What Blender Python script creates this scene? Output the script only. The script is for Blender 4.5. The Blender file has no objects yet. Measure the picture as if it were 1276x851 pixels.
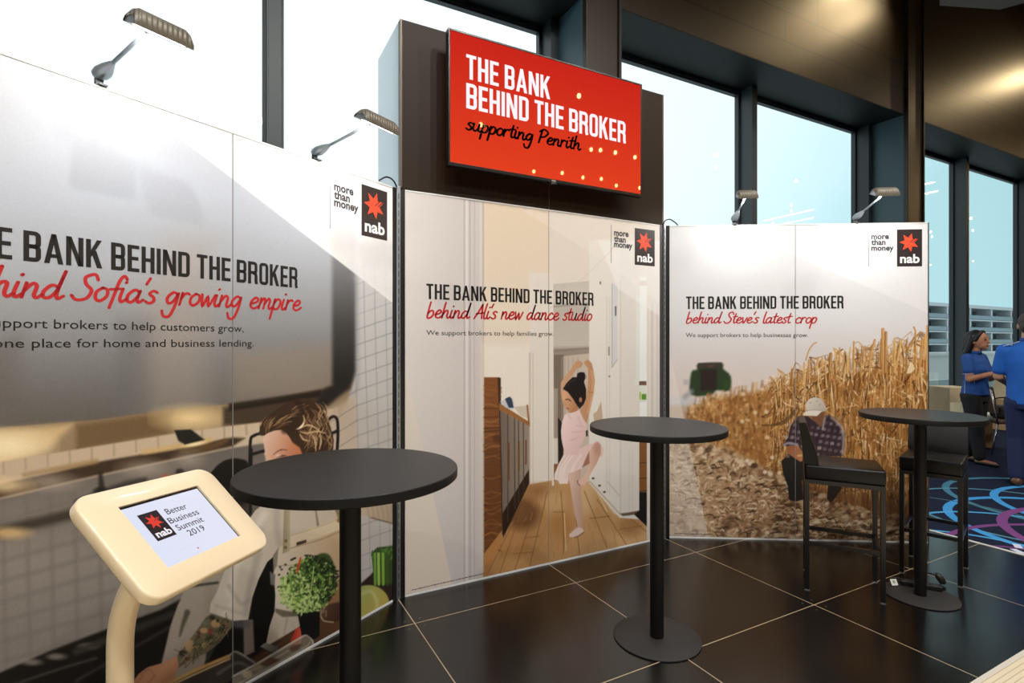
import bpy, bmesh, math, random
import numpy as np
from mathutils import Vector, Matrix

S = bpy.context.scene
COL = S.collection

# ------------------------------------------------------------------ camera, sky, exposure
FPX, EYE, HORIZON, CX = 670.0, 1.483, 428.0, 638.0
YAW = math.radians(28.05)
FWD = np.array([math.sin(YAW), math.cos(YAW), 0.0])
RGT = np.array([math.cos(YAW), -math.sin(YAW), 0.0])
UPV = np.array([0.0, 0.0, 1.0])
CAMP = np.array([0.0, 0.0, EYE])

cam = bpy.data.cameras.new('camera')
camera = bpy.data.objects.new('camera', cam)
COL.objects.link(camera)
camera.location = (0, 0, EYE)
camera.rotation_euler = (math.pi / 2, 0, -YAW)
cam.sensor_width = 36.0
cam.lens = FPX / 1276.0 * 36.0
cam.shift_y = (HORIZON - 425.5) / 1276.0
cam.clip_start, cam.clip_end = 0.05, 600
S.camera = camera

S.view_settings.view_transform = 'Standard'
S.view_settings.look = 'None'
S.view_settings.gamma = 1.0
S.view_settings.use_curve_mapping = False
S.view_settings.exposure = 0.0
S.cycles.max_bounces = 8
S.cycles.transparent_max_bounces = 16
S.cycles.caustics_reflective = False
S.cycles.caustics_refractive = False
S.cycles.sample_clamp_indirect = 6.0

SKY_STRENGTH = 1.0
HALL_POWER = 400.0
LAMP_POWER = 3.0
SPOT_POWER = 92.0

world = bpy.data.worlds.new('sky')
S.world = world
world.use_nodes = True
wn, wl = world.node_tree.nodes, world.node_tree.links
wn.clear()
w_out = wn.new('ShaderNodeOutputWorld'); w_bg = wn.new('ShaderNodeBackground')
w_tc = wn.new('ShaderNodeTexCoord'); w_sep = wn.new('ShaderNodeSeparateXYZ')
w_noise = wn.new('ShaderNodeTexNoise'); w_noise.inputs['Scale'].default_value = 2.2
w_noise.inputs['Detail'].default_value = 4.0
w_add = wn.new('ShaderNodeMath'); w_add.operation = 'MULTIPLY_ADD'
w_add.inputs[1].default_value = 0.22
w_ramp = wn.new('ShaderNodeValToRGB')
wl.new(w_tc.outputs['Generated'], w_sep.inputs[0])
wl.new(w_tc.outputs['Generated'], w_noise.inputs['Vector'])
wl.new(w_noise.outputs[0], w_add.inputs[0]); wl.new(w_sep.outputs['X'], w_add.inputs[2])
wl.new(w_add.outputs[0], w_ramp.inputs['Fac'])
cr = w_ramp.color_ramp
cr.elements[0].position = 0.60; cr.elements[0].color = (1.22, 1.25, 1.29, 1)
cr.elements[1].position = 1.03; cr.elements[1].color = (0.62, 0.92, 0.97, 1)
e = cr.elements.new(0.82); e.color = (1.05, 1.19, 1.26, 1)
e = cr.elements.new(0.93); e.color = (0.84, 1.07, 1.13, 1)
wl.new(w_ramp.outputs[0], w_bg.inputs['Color'])
w_bg.inputs['Strength'].default_value = SKY_STRENGTH
wl.new(w_bg.outputs[0], w_out.inputs[0])

def area_light(name, loc, target, size, power, color=(1, 1, 1), size_y=None, spread=None, parent=None):
    L = bpy.data.lights.new(name, 'AREA'); L.energy = power; L.color = color
    L.shape = 'RECTANGLE'; L.size = size; L.size_y = size_y or size
    if spread: L.spread = spread
    o = bpy.data.objects.new(name, L); COL.objects.link(o)
    o.location = loc
    o.rotation_euler = (Vector(target) - Vector(loc)).to_track_quat('-Z', 'Y').to_euler()
    return o

# the hall's ceiling light banks, behind and above the visitor
def hall_spot(x, y, z, target, power, color, angle=118):
    L = bpy.data.lights.new('hall_light', 'SPOT'); L.energy = power; L.color = color
    L.spot_size = math.radians(angle); L.spot_blend = 0.6; L.shadow_soft_size = 0.07
    o = bpy.data.objects.new('hall_light', L); COL.objects.link(o); o.location = (x, y, z)
    o.rotation_euler = (Vector(target) - o.location).to_track_quat('-Z', 'Y').to_euler()
for hx, hy, tx, ty, k in ((-2.6, -0.6, -1.0, 1.6, 1.0), (-0.2, -1.6, 0.2, 1.6, 1.0), (1.8, -0.8, 1.9, 1.8, 1.1), (3.4, -1.9, 3.4, 1.0, 1.0), (5.4, -1.2, 4.6, 0.8, 0.8),
                          (0.8, -4.4, 1.2, -1.0, 0.8), (-3.6, -5.2, -1.0, -0.6, 0.9), (8.6, -1.4, 8.2, 1.6, 0.6), (12.0, -1.0, 11.0, 1.6, 0.5)):
    hall_spot(hx, hy, 6.7, (tx, ty, 0.4), HALL_POWER * k, (1.0, 0.968, 0.918))

# ------------------------------------------------------------------ helpers
def srgb(c):
    c = np.asarray(c, float) / 255.0
    return np.where(c <= 0.04045, c / 12.92, ((c + 0.055) / 1.055) ** 2.4)

def rgba(c):
    return (*[float(v) for v in srgb(c)], 1.0)

MATS = {}
def mat(name, color=(128, 128, 128), rough=0.5, metal=0.0, spec=0.5, emit=None, emit_s=1.0, noise=None, bump=None, coat=0.0):
    """Principled material. noise=(scale, amount): a colour mottling; bump=(scale, strength)."""
    if name in MATS: return MATS[name]
    m = bpy.data.materials.new(name); m.use_nodes = True
    n, l = m.node_tree.nodes, m.node_tree.links
    p = n['Principled BSDF']
    p.inputs['Base Color'].default_value = rgba(color)
    p.inputs['Roughness'].default_value = rough
    p.inputs['Metallic'].default_value = metal
    p.inputs['Specular IOR Level'].default_value = spec
    p.inputs['Coat Weight'].default_value = coat
    if emit is not None:
        p.inputs['Emission Color'].default_value = rgba(emit)
        p.inputs['Emission Strength'].default_value = emit_s
    if noise or bump:
        tc = n.new('ShaderNodeTexCoord')
    if noise:
        t = n.new('ShaderNodeTexNoise'); t.inputs['Scale'].default_value = noise[0]; t.inputs['Detail'].default_value = 5
        mx = n.new('ShaderNodeMix'); mx.data_type = 'RGBA'
        a = noise[1]
        mx.inputs[6].default_value = rgba([v * (1 - a) for v in color])
        mx.inputs[7].default_value = rgba([min(255, v * (1 + a)) for v in color])
        l.new(tc.outputs['Object'], t.inputs['Vector'])
        l.new(t.outputs[0], mx.inputs[0]); l.new(mx.outputs[2], p.inputs['Base Color'])
    if bump:
        t = n.new('ShaderNodeTexNoise'); t.inputs['Scale'].default_value = bump[0]; t.inputs['Detail'].default_value = 3
        b = n.new('ShaderNodeBump'); b.inputs['Strength'].default_value = bump[1]; b.inputs['Distance'].default_value = 0.002
        l.new(tc.outputs['Object'], t.inputs['Vector'])
        l.new(t.outputs[0], b.inputs['Height']); l.new(b.outputs[0], p.inputs['Normal'])
    MATS[name] = m
    return m

def ray(px, py):
    return FWD + (px - CX) / FPX * RGT + (HORIZON - py) / FPX * UPV

def on_floor(px, py, z=0.0):
    r = ray(px, py); return CAMP + r * (z - EYE) / r[2]

def on_plane(px, py, p0, n):
    r = ray(px, py); return CAMP + r * (np.dot(np.asarray(p0, float) - CAMP, n) / np.dot(r, n))

def at_depth(px, py, d):
    return CAMP + ray(px, py) * d

def link(name, bm, m, parent=None, smooth=False):
    me = bpy.data.meshes.new(name)
    bmesh.ops.recalc_face_normals(bm, faces=bm.faces)
    bm.to_mesh(me); bm.free()
    if smooth is True:
        for p in me.polygons: p.use_smooth = True
    elif smooth:
        me.shade_smooth() if hasattr(me, 'shade_smooth') else None
        me.set_sharp_from_angle(angle=math.radians(smooth))
    o = bpy.data.objects.new(name, me)
    for mm in (m if isinstance(m, (list, tuple)) else [m]): me.materials.append(mm)
    COL.objects.link(o)
    if parent is not None: o.parent = parent
    return o

def thing(name, label, cat, loc=(0, 0, 0), rz=0.0, group=None, rot=None):
    o = bpy.data.objects.new(name, None); COL.objects.link(o)
    o.empty_display_size = 0.1
    o.location = loc; o.rotation_euler = rot if rot is not None else (0, 0, rz)
    return tag(o, label, cat, group)

def tag(o, label, cat, group=None):
    o['label'] = label; o['category'] = cat
    if group: o['group'] = group
    return o

def structure(o):
    o['kind'] = 'structure'; return o

def box(bm, lo, hi, M=None, bevel=0.0):
    vs = [bm.verts.new(((lo, hi)[i & 1][0], (lo, hi)[(i >> 1) & 1][1], (lo, hi)[(i >> 2) & 1][2])) for i in range(8)]
    fs = [bm.faces.new([vs[i] for i in f]) for f in ((0, 2, 3, 1), (4, 5, 7, 6), (0, 1, 5, 4), (2, 6, 7, 3), (0, 4, 6, 2), (1, 3, 7, 5))]
    if bevel:
        es = {e for f in fs for e in f.edges}
        r = bmesh.ops.bevel(bm, geom=list(es), offset=bevel, segments=3, profile=0.5, affect='EDGES')
        vs = list({v for f in r['faces'] for v in f.verts} | {v for v in vs if v.is_valid})
    if M is not None:
        for v in vs: v.co = M @ v.co
    return bm

def nbox(lo, hi, bevel=0.0, M=None):
    return box(bmesh.new(), lo, hi, M, bevel)

def lathe(bm, prof, seg=48, M=None, axis_off=(0, 0)):
    """revolve (r, z) points about z"""
    rings = []
    for r, z in prof:
        if r <= 1e-6:
            rings.append([bm.verts.new((axis_off[0], axis_off[1], z))])
        else:
            rings.append([bm.verts.new((axis_off[0] + r * math.cos(2 * math.pi * k / seg), axis_off[1] + r * math.sin(2 * math.pi * k / seg), z)) for k in range(seg)])
    for a, b in zip(rings, rings[1:]):
        for k in range(seg):
            k2 = (k + 1) % seg
            f = [a[k % len(a)], a[k2 % len(a)], b[k2 % len(b)], b[k % len(b)]]
            u = []
            for v in f:
                if v not in u: u.append(v)
            if len(u) > 2: bm.faces.new(u)
    if M is not None:
        for rg in rings:
            for v in rg: v.co = M @ v.co
    return bm

def tube(bm, pts, r, seg=12, caps=True):
    pts = [Vector(p) for p in pts]
    rr = r if isinstance(r, (list, tuple)) else [r] * len(pts)
    ref = None; rings = []
    for i, p in enumerate(pts):
        t = (pts[min(i + 1, len(pts) - 1)] - pts[max(i - 1, 0)]).normalized()
        if ref is None:
            ref = Vector((0, 0, 1)) if abs(t.z) < 0.9 else Vector((1, 0, 0))
        a = (ref - t * ref.dot(t)).normalized(); b = t.cross(a); ref = a
        rings.append([bm.verts.new(p + (a * math.cos(2 * math.pi * k / seg) + b * math.sin(2 * math.pi * k / seg)) * rr[i]) for k in range(seg)])
    for a, b in zip(rings, rings[1:]):
        for k in range(seg):
            bm.faces.new((a[k], a[(k + 1) % seg], b[(k + 1) % seg], b[k]))
    if caps:
        bm.faces.new(rings[0][::-1]); bm.faces.new(rings[-1])
    return bm

def prism(bm, poly, t0, t1, frame):
    """polygon in (u, v) of frame=(origin, U, V, N), extruded from t0 to t1 along N"""
    o, U, V, N = [Vector(x) for x in frame]
    a = [bm.verts.new(o + U * u + V * v + N * t0) for u, v in poly]
    if t1 is None:
        bm.faces.new(a); return bm
    b = [bm.verts.new(o + U * u + V * v + N * t1) for u, v in poly]
    bm.faces.new(a[::-1]); bm.faces.new(b)
    n = len(poly)
    for k in range(n): bm.faces.new((a[k], a[(k + 1) % n], b[(k + 1) % n], b[k]))
    return bm

def rounded_rect(w, h, r, seg=6):
    out = []
    for cx, cy, a0 in ((w / 2 - r, h / 2 - r, 0), (-w / 2 + r, h / 2 - r, 90), (-w / 2 + r, -h / 2 + r, 180), (w / 2 - r, -h / 2 + r, 270)):
        for k in range(seg + 1):
            a = math.radians(a0 + 90 * k / seg)
            out.append((cx + r * math.cos(a), cy + r * math.sin(a)))
    return out

def catmull(pts, n=6, closed=False):
    P = [np.asarray(p, float) for p in pts]
    if len(P) < 3: return P
    out = []
    N = len(P)
    rng = range(N) if closed else range(N - 1)
    for i in rng:
        p0 = P[(i - 1) % N] if closed else P[max(i - 1, 0)]
        p1 = P[i]; p2 = P[(i + 1) % N]
        p3 = P[(i + 2) % N] if closed else P[min(i + 2, N - 1)]
        for k in range(n):
            t = k / n
            out.append(0.5 * (2 * p1 + (p2 - p0) * t + (2 * p0 - 5 * p1 + 4 * p2 - p3) * t * t + (3 * p1 - p0 - 3 * p2 + p3) * t ** 3))
    if not closed: out.append(P[-1])
    return out

# ------------------------------------------------------------------ the setting
YG, YF, YP = 4.74, 4.53, 4.10        # glass, face of the window frames, face of the piers
ZH = 4.73                            # window head
ZC = 7.35                            # ceiling
X0, X1, Y0 = -5.0, 34.0, -9.0
EDGE_X, DECK_Y = 4.92, 1.129

def shader_math(n, l, op, a, b=None, c=None):
    m = n.new('ShaderNodeMath'); m.operation = op
    for i, v in enumerate((a, b, c)):
        if v is None: continue
        if isinstance(v, (int, float)): m.inputs[i].default_value = v
        else: l.new(v, m.inputs[i])
    return m.outputs[0]

# black floor plates with cream joints
m = mat('floor_plate', (31, 27, 25), 0.40, spec=0.7)
n, l = m.node_tree.nodes, m.node_tree.links
p = n['Principled BSDF']
tc = n.new('ShaderNodeTexCoord'); sp = n.new('ShaderNodeSeparateXYZ'); l.new(tc.outputs['Object'], sp.inputs[0])
def cell(axis, off, per):
    a = shader_math(n, l, 'SUBTRACT', sp.outputs[axis], off)
    a = shader_math(n, l, 'DIVIDE', a, per)
    r = shader_math(n, l, 'ROUND', a)
    d = shader_math(n, l, 'SUBTRACT', a, r)
    return shader_math(n, l, 'ABSOLUTE', shader_math(n, l, 'MULTIPLY', d, per))
dx, dy = cell('X', 0.885, 1.0315), cell('Y', 1.887, 0.8695)
near = shader_math(n, l, 'MINIMUM', dx, dy)
line = shader_math(n, l, 'LESS_THAN', near, 0.0025)
sx = shader_math(n, l, 'SUBTRACT', dx, 0.042); sy = shader_math(n, l, 'SUBTRACT', dy, 0.042)
dist = shader_math(n, l, 'SQRT', shader_math(n, l, 'ADD', shader_math(n, l, 'MULTIPLY', sx, sx), shader_math(n, l, 'MULTIPLY', sy, sy)))
dots = shader_math(n, l, 'LESS_THAN', dist, 0.0045)
nz = n.new('ShaderNodeTexNoise'); nz.inputs['Scale'].default_value = 3.0; nz.inputs['Detail'].default_value = 6
l.new(tc.outputs['Object'], nz.inputs['Vector'])
mx0 = n.new('ShaderNodeMix'); mx0.data_type = 'RGBA'
mx0.inputs[6].default_value = rgba((8, 7, 6)); mx0.inputs[7].default_value = rgba((14, 12, 10))
l.new(nz.outputs[0], mx0.inputs[0])
mx1 = n.new('ShaderNodeMix'); mx1.data_type = 'RGBA'; mx1.inputs[7].default_value = rgba((88, 82, 76))
l.new(dots, mx1.inputs[0]); l.new(mx0.outputs[2], mx1.inputs[6])
mx2 = n.new('ShaderNodeMix'); mx2.data_type = 'RGBA'; mx2.inputs[7].default_value = rgba((184, 164, 134))
l.new(line, mx2.inputs[0]); l.new(mx1.outputs[2], mx2.inputs[6]); l.new(mx2.outputs[2], p.inputs['Base Color'])
rr = n.new('ShaderNodeMapRange'); rr.inputs['To Min'].default_value = 0.20; rr.inputs['To Max'].default_value = 0.28
l.new(nz.outputs[0], rr.inputs['Value']); l.new(rr.outputs[0], p.inputs['Roughness'])
structure(link('floor', nbox((X0, DECK_Y, -0.06), (EDGE_X, YG + 0.15, 0.0)), m))

# patterned carpet of the hall: navy pile with arcs of blue, teal and purple
m = mat('hall_carpet', (24, 30, 48), 0.95, spec=0.1)
n, l = m.node_tree.nodes, m.node_tree.links
p = n['Principled BSDF']
tc = n.new('ShaderNodeTexCoord'); sp = n.new('ShaderNodeSeparateXYZ'); l.new(tc.outputs['Object'], sp.inputs[0])
fine = n.new('ShaderNodeTexNoise'); fine.inputs['Scale'].default_value = 90; fine.inputs['Detail'].default_value = 3
l.new(tc.outputs['Object'], fine.inputs['Vector'])
mx = n.new('ShaderNodeMix'); mx.data_type = 'RGBA'
mx.inputs[6].default_value = rgba((15, 19, 32)); mx.inputs[7].default_value = rgba((34, 42, 66))
l.new(fine.outputs[0], mx.inputs[0])
cur = mx.outputs[2]
CARPET_ARCS = [  # centre x, y, radius, half width, colour
    (6.983, 1.885, 1.002, 0.03, (66, 118, 140)), (6.166, 1.988, 0.876, 0.016, (84, 136, 156)), (6.993, 1.557, 0.939, 0.032, (66, 148, 208)),
    (6.106, 1.54, 0.962, 0.034, (66, 146, 206)), (5.303, 1.627, 0.827, 0.018, (78, 158, 210)), (5.2, 2.28, 0.9, 0.014, (66, 98, 108)),
    (4.503, 1.691, 0.689, 0.018, (76, 156, 208)), (5.138, 0.83, 1.271, 0.024, (118, 66, 122)), (6.121, 1.084, 1.033, 0.036, (120, 68, 124)),
    (4.872, 1.608, 0.235, 0.016, (110, 62, 116)), (7.0, 0.2, 0.95, 0.032, (66, 146, 206)), (8.4, 0.4, 0.95, 0.032, (120, 68, 124)), (9.2, -0.6, 0.95, 0.032, (66, 118, 140)),
]
for ax, ay, ar, aw, acol in CARPET_ARCS:
    ex = shader_math(n, l, 'SUBTRACT', sp.outputs['X'], ax); ey = shader_math(n, l, 'SUBTRACT', sp.outputs['Y'], ay)
    dd = shader_math(n, l, 'SQRT', shader_math(n, l, 'ADD', shader_math(n, l, 'MULTIPLY', ex, ex), shader_math(n, l, 'MULTIPLY', ey, ey)))
    k = shader_math(n, l, 'LESS_THAN', shader_math(n, l, 'ABSOLUTE', shader_math(n, l, 'SUBTRACT', dd, ar)), aw)
    mm = n.new('ShaderNodeMix'); mm.data_type = 'RGBA'; mm.inputs[7].default_value = rgba(acol)
    l.new(k, mm.inputs[0]); l.new(cur, mm.inputs[6]); cur = mm.outputs[2]
l.new(cur, p.inputs['Base Color'])
bm = nbox((EDGE_X + 0.028, Y0, -0.06), (X1, YG + 0.15, -0.004))
structure(link('floor_carpet', bm, m))
structure(link('trim_edge', nbox((EDGE_X, DECK_Y, -0.06), (EDGE_X + 0.028, YG + 0.15, 0.004)), mat('edge_strip', (214, 210, 204), 0.45)))

# cream ribbed deck on the visitor's side
m = mat('ribbed_deck', (226, 213, 190), 0.55)
n, l = m.node_tree.nodes, m.node_tree.links
p = n['Principled BSDF']
tc = n.new('ShaderNodeTexCoord'); sp = n.new('ShaderNodeSeparateXYZ'); l.new(tc.outputs['Object'], sp.inputs[0])
yy = shader_math(n, l, 'SUBTRACT', DECK_Y, sp.outputs['Y'])
fr = shader_math(n, l, 'FRACT', shader_math(n, l, 'DIVIDE', yy, 0.0225))
groove = shader_math(n, l, 'MULTIPLY', shader_math(n, l, 'LESS_THAN', fr, 0.14), shader_math(n, l, 'GREATER_THAN', yy, 0.02))
border = shader_math(n, l, 'LESS_THAN', yy, 0.0225)
ma = n.new('ShaderNodeMix'); ma.data_type = 'RGBA'; ma.inputs[6].default_value = rgba((232, 218, 190)); ma.inputs[7].default_value = rgba((219, 212, 200))
l.new(border, ma.inputs[0])
mb = n.new('ShaderNodeMix'); mb.data_type = 'RGBA'; mb.inputs[7].default_value = rgba((190, 168, 125))
l.new(groove, mb.inputs[0]); l.new(ma.outputs[2], mb.inputs[6]); l.new(mb.outputs[2], p.inputs['Base Color'])
structure(link('floor_deck', nbox((X0, Y0, -0.06), (EDGE_X + 0.028, DECK_Y, 0.006)), m))

# dark cladding of the window wall, with its fine panel joints
def cladding():
    m = mat('wall_cladding', (66, 54, 42), 0.42, spec=0.5)
    n, l = m.node_tree.nodes, m.node_tree.links
    p = n['Principled BSDF']
    tc = n.new('ShaderNodeTexCoord'); sp = n.new('ShaderNodeSeparateXYZ'); l.new(tc.outputs['Object'], sp.inputs[0])
    z = sp.outputs['Z']; x = sp.outputs['X']
    def at(v, c, w): return shader_math(n, l, 'LESS_THAN', shader_math(n, l, 'ABSOLUTE', shader_math(n, l, 'SUBTRACT', v, c)), w)
    j1 = at(z, JOINT_Z1, 0.012); j2 = at(z, JOINT_Z2, 0.012); j3 = at(z, JOINT_Z2 + 0.72, 0.012)
    row1 = shader_math(n, l, 'MULTIPLY', shader_math(n, l, 'GREATER_THAN', z, JOINT_Z1), shader_math(n, l, 'LESS_THAN', z, JOINT_Z2))
    row2 = shader_math(n, l, 'GREATER_THAN', z, JOINT_Z2)
    def vert(off): 
        t = shader_math(n, l, 'PINGPONG', shader_math(n, l, 'SUBTRACT', x, off), 1.3835)
        return shader_math(n, l, 'LESS_THAN', t, 0.010)
    v1 = shader_math(n, l, 'MULTIPLY', vert(JOINT_X1), row1)
    v2 = shader_math(n, l, 'MULTIPLY', vert(JOINT_X2), row2)
    tot = j1
    for q in (j2, j3, v1, v2): tot = shader_math(n, l, 'MAXIMUM', tot, q)
    nz = n.new('ShaderNodeTexNoise'); nz.inputs['Scale'].default_value = 2.5; nz.inputs['Detail'].default_value = 6
    l.new(tc.outputs['Object'], nz.inputs['Vector'])
    a = n.new('ShaderNodeMix'); a.data_type = 'RGBA'; a.inputs[6].default_value = rgba((38, 29, 17)); a.inputs[7].default_value = rgba((48, 37, 23))
    l.new(nz.outputs[0], a.inputs[0])
    b = n.new('ShaderNodeMix'); b.data_type = 'RGBA'; b.inputs[7].default_value = rgba((4, 3, 2))
    l.new(tot, b.inputs[0]); l.new(a.outputs[2], b.inputs[6]); l.new(b.outputs[2], p.inputs['Base Color'])
    return m
def wall_z(px, py): return float(on_plane(px, py, (0, YP, 0), np.array([0, 1.0, 0]))[2])
def wall_x(px, py): return float(on_plane(px, py, (0, YP, 0), np.array([0, 1.0, 0]))[0])
JOINT_Z1 = (wall_z(855, 0) + wall_z(1122, 111)) / 2
JOINT_Z2 = (wall_z(942, 0) + wall_z(1122, 76.8)) / 2
JOINT_X1, JOINT_X2 = wall_x(978.5, 30), wall_x(1019, 18)
CLAD = cladding()
TEAL = mat('window_reveal_skylit', (60, 86, 94), 0.5)  # skylight on the pier reveals put into this brighter teal
FRAME = mat('window_frame', (36, 44, 48), 0.45)
DARK = mat('hall_wall', (52, 42, 33), 0.7)

PIER_X = [2.937 + 5.534 * k for k in range(-2, 6)]
PIER_W = 0.36
# upper wall above the window heads
structure(link('wall_upper', nbox((X0, YP, ZH), (X1, YG + 0.045, ZC)), CLAD))
# piers: reveal body plus a face board standing a touch proud
for k, x in enumerate(PIER_X):
    bm = nbox((x, YP + 0.012, 0), (x + PIER_W, YG + 0.045, ZH))
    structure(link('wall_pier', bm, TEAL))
    bm = nbox((x - 0.002, YP - 0.05, 0), (x + PIER_W + 0.002, YP + 0.012, ZC), bevel=0.006)
    structure(link('trim_pier', bm, CLAD))
    structure(link('trim_pier_edge', nbox((x + PIER_W + 0.002, YP - 0.075, 0), (x + PIER_W + 0.03, YP + 0.012, ZC)), mat('pier_edge', (30, 25, 20), 0.5)))
# soffit of the window recess, its shade put in as a darker colour
structure(link('wall_window_head', nbox((X0, YP + 0.001, ZH - 0.012), (X1, YG + 0.045, ZH)), mat('window_soffit_shaded', (15, 20, 22), 0.55, spec=.3)))
# panes
g = bpy.data.materials.new('window_glass'); g.use_nodes = True
n, l = g.node_tree.nodes, g.node_tree.links
n.clear()
out = n.new('ShaderNodeOutputMaterial'); mixs = n.new('ShaderNodeMixShader'); fres = n.new('ShaderNodeFresnel'); fres.inputs['IOR'].default_value = 1.5
tr = n.new('ShaderNodeBsdfTransparent'); tr.inputs['Color'].default_value = (0.88, 0.97, 0.985, 1)
gl = n.new('ShaderNodeBsdfGlossy'); gl.inputs['Roughness'].default_value = 0.0; gl.inputs['Color'].default_value = (1, 1, 1, 1)
l.new(fres.outputs[0], mixs.inputs[0]); l.new(tr.outputs[0], mixs.inputs[1]); l.new(gl.outputs[0], mixs.inputs[2]); l.new(mixs.outputs[0], out.inputs[0])
GLASS = g
wnum = 0
for k, x in enumerate(PIER_X[:-1]):
    a, b = x + PIER_W, PIER_X[k + 1]
    mul = x + 2.886
    for (u0, u1) in ((a + 0.085, mul), (mul + 0.098, b - 0.085)):
        wnum += 1
        w = structure(thing('window_%d' % wnum, 'tall window pane in the window wall', 'window', ((u0 + u1) / 2, YG, 0)))
        for key in ('label', 'category'): del w[key]
        loc = Vector((-(u0 + u1) / 2, -YG, 0))
        fb = bmesh.new()
        fr_w = 0.03
        for lo, hi in (((u0, YG - 0.03, 0.1), (u0 + fr_w, YG + 0.03, ZH - 0.05)), ((u1 - fr_w, YG - 0.03, 0.1), (u1, YG + 0.03, ZH - 0.05)),
                       ((u0 + fr_w, YG - 0.03, 0.1), (u1 - fr_w, YG + 0.03, 0.13)), ((u0 + fr_w, YG - 0.03, ZH - 0.075), (u1 - fr_w, YG + 0.03, ZH - 0.05))):
            box(fb, Vector(lo) + loc, Vector(hi) + loc)
        link('window_frame', fb, FRAME, w)
        pb = bmesh.new()
        prism(pb, [(u0 + 0.015, 0.115), (u1 - 0.015, 0.115), (u1 - 0.015, ZH - 0.065), (u0 + 0.015, ZH - 0.065)], 0, None, ((loc.x, 0, 0), (1, 0, 0), (0, 0, 1), (0, 1, 0)))
        link('window_pane', pb, GLASS, w)
    for (u0, u1) in ((a, a + 0.085), (mul, mul + 0.098), (b - 0.085, b)):
        structure(link('trim_mullion', nbox((u0, YF, 0.02), (u1, YG + 0.05, ZH - 0.012), bevel=0.004), FRAME if u0 != mul else mat('mullion', (46, 56, 60), 0.45)))
    structure(link('trim_window_head', nbox((a, YG - 0.045, ZH - 0.05), (b, YG + 0.05, ZH - 0.013)), FRAME))
    structure(link('trim_window_sill', nbox((a, YF - 0.02, 0.0), (b, YG + 0.05, 0.1)), FRAME))
# ceiling and the hall's far walls
structure(link('ceiling', nbox((X0, Y0, ZC), (X1, YG + 0.045, ZC + 0.1)), mat('ceiling_paint', (38, 33, 29), 0.8)))
structure(link('wall_left', nbox((X0 - 0.1, Y0, 0), (X0, YG + 0.045, ZC)), DARK))
structure(link('wall_right', nbox((X1, Y0, 0), (X1 + 0.1, YG + 0.045, ZC)), DARK))
structure(link('wall_back', nbox((X0, Y0 - 0.1, 0), (X1, Y0, ZC)), DARK))
# a dropped grey ceiling raft near the window wall, its corner seen top right
bm = bmesh.new()
prism(bm, [tuple(on_floor(px, py, 5.2)[:2]) for px, py in ((1171, 7), (1246, 12), (1282, 2), (1310, -70), (1168, -70))], 5.2, 5.28, ((0, 0, 0), (1, 0, 0), (0, 1, 0), (0, 0, 1)))
structure(link('ceiling_raft', bm, mat('ceiling_raft_paint', (112, 106, 100), 0.7)))
structure(link('ceiling_raft_hanger', nbox(tuple(on_floor(1235, -20, 5.2)[:2] - .02) + (5.2801,), tuple(on_floor(1235, -20, 5.2)[:2] + .02) + (ZC,)), mat('raft_hanger', (60, 58, 56), .5)))

# outside: pale terrace with its parapet, and an apartment block beyond
TERR = mat('terrace_paving', (214, 222, 222), 0.8, noise=(1.5, 0.06))
structure(link('ground_terrace', nbox((-30, YG + 0.15, -0.3), (70, 24, -0.15)), TERR))
bm = nbox((6, 11.0, -0.15), (60, 11.25, 1.02)); box(bm, (6, 10.93, 1.02), (60, 11.32, 1.12))
structure(link('wall_parapet', bm, mat('parapet_paint', (236, 240, 238), 0.7)))
structure(link('wall_terrace_kerb', nbox((6, 9.0, -0.15), (60, 9.12, 0.28)), mat('kerb_paint', (176, 196, 198), 0.7)))
bd = thing('apartment_building', 'pale apartment block with balcony rows beyond the right window', 'building', (158.0, 62.0, 0.0))
bw, slab, gz = mat('block_render', (120, 134, 138), 0.8), mat('balcony_slab', (160, 172, 174), 0.7), mat('block_window', (44, 54, 62), 0.3)
bal = mat('balcony_glass', (104, 122, 128), 0.4)
link('wall', nbox((-60, 3.0, -12), (60, 14, 10.2)), bw, bd)
link('roof_slab', nbox((-61, 0, 10.0), (61, 14.5, 10.75)), slab, bd)
for lv in range(-4, 4):
    z = lv * 2.9 - 1.55
    link('floor_slab', nbox((-60.5, 0, z - 0.18), (60.5, 3.0, z + 0.08)), slab, bd)
    link('balustrade', nbox((-60, 0.05, z + 0.2), (60, 0.12, z + 1.15)), bal, bd)
for i in range(-5, 6):
    link('cross_wall', nbox((i * 11.0 - 0.35, 0.2, -11.9), (i * 11.0 + 0.35, 2.99, 10.0)), slab, bd)
for lv in range(-1, 4):
    z = lv * 2.9 - 1.55
    for i in range(-5, 5):
        w = link('window', nbox((i * 11.0 + 1.4, 2.9, z + 0.25), (i * 11.0 + 9.6, 2.99, z + 2.5)), gz, bd)
        bm = bmesh.new()
        for j in range(4): box(bm, (i * 11.0 + 1.4 + j * 2.05, 2.8, z + 0.25), (i * 11.0 + 1.6 + j * 2.05, 2.89, z + 2.45))
        box(bm, (i * 11.0 + 1.4, 2.8, z + 2.45), (i * 11.0 + 7.75, 2.89, z + 2.55))
        link('window_frame', bm, bw, w)
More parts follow.
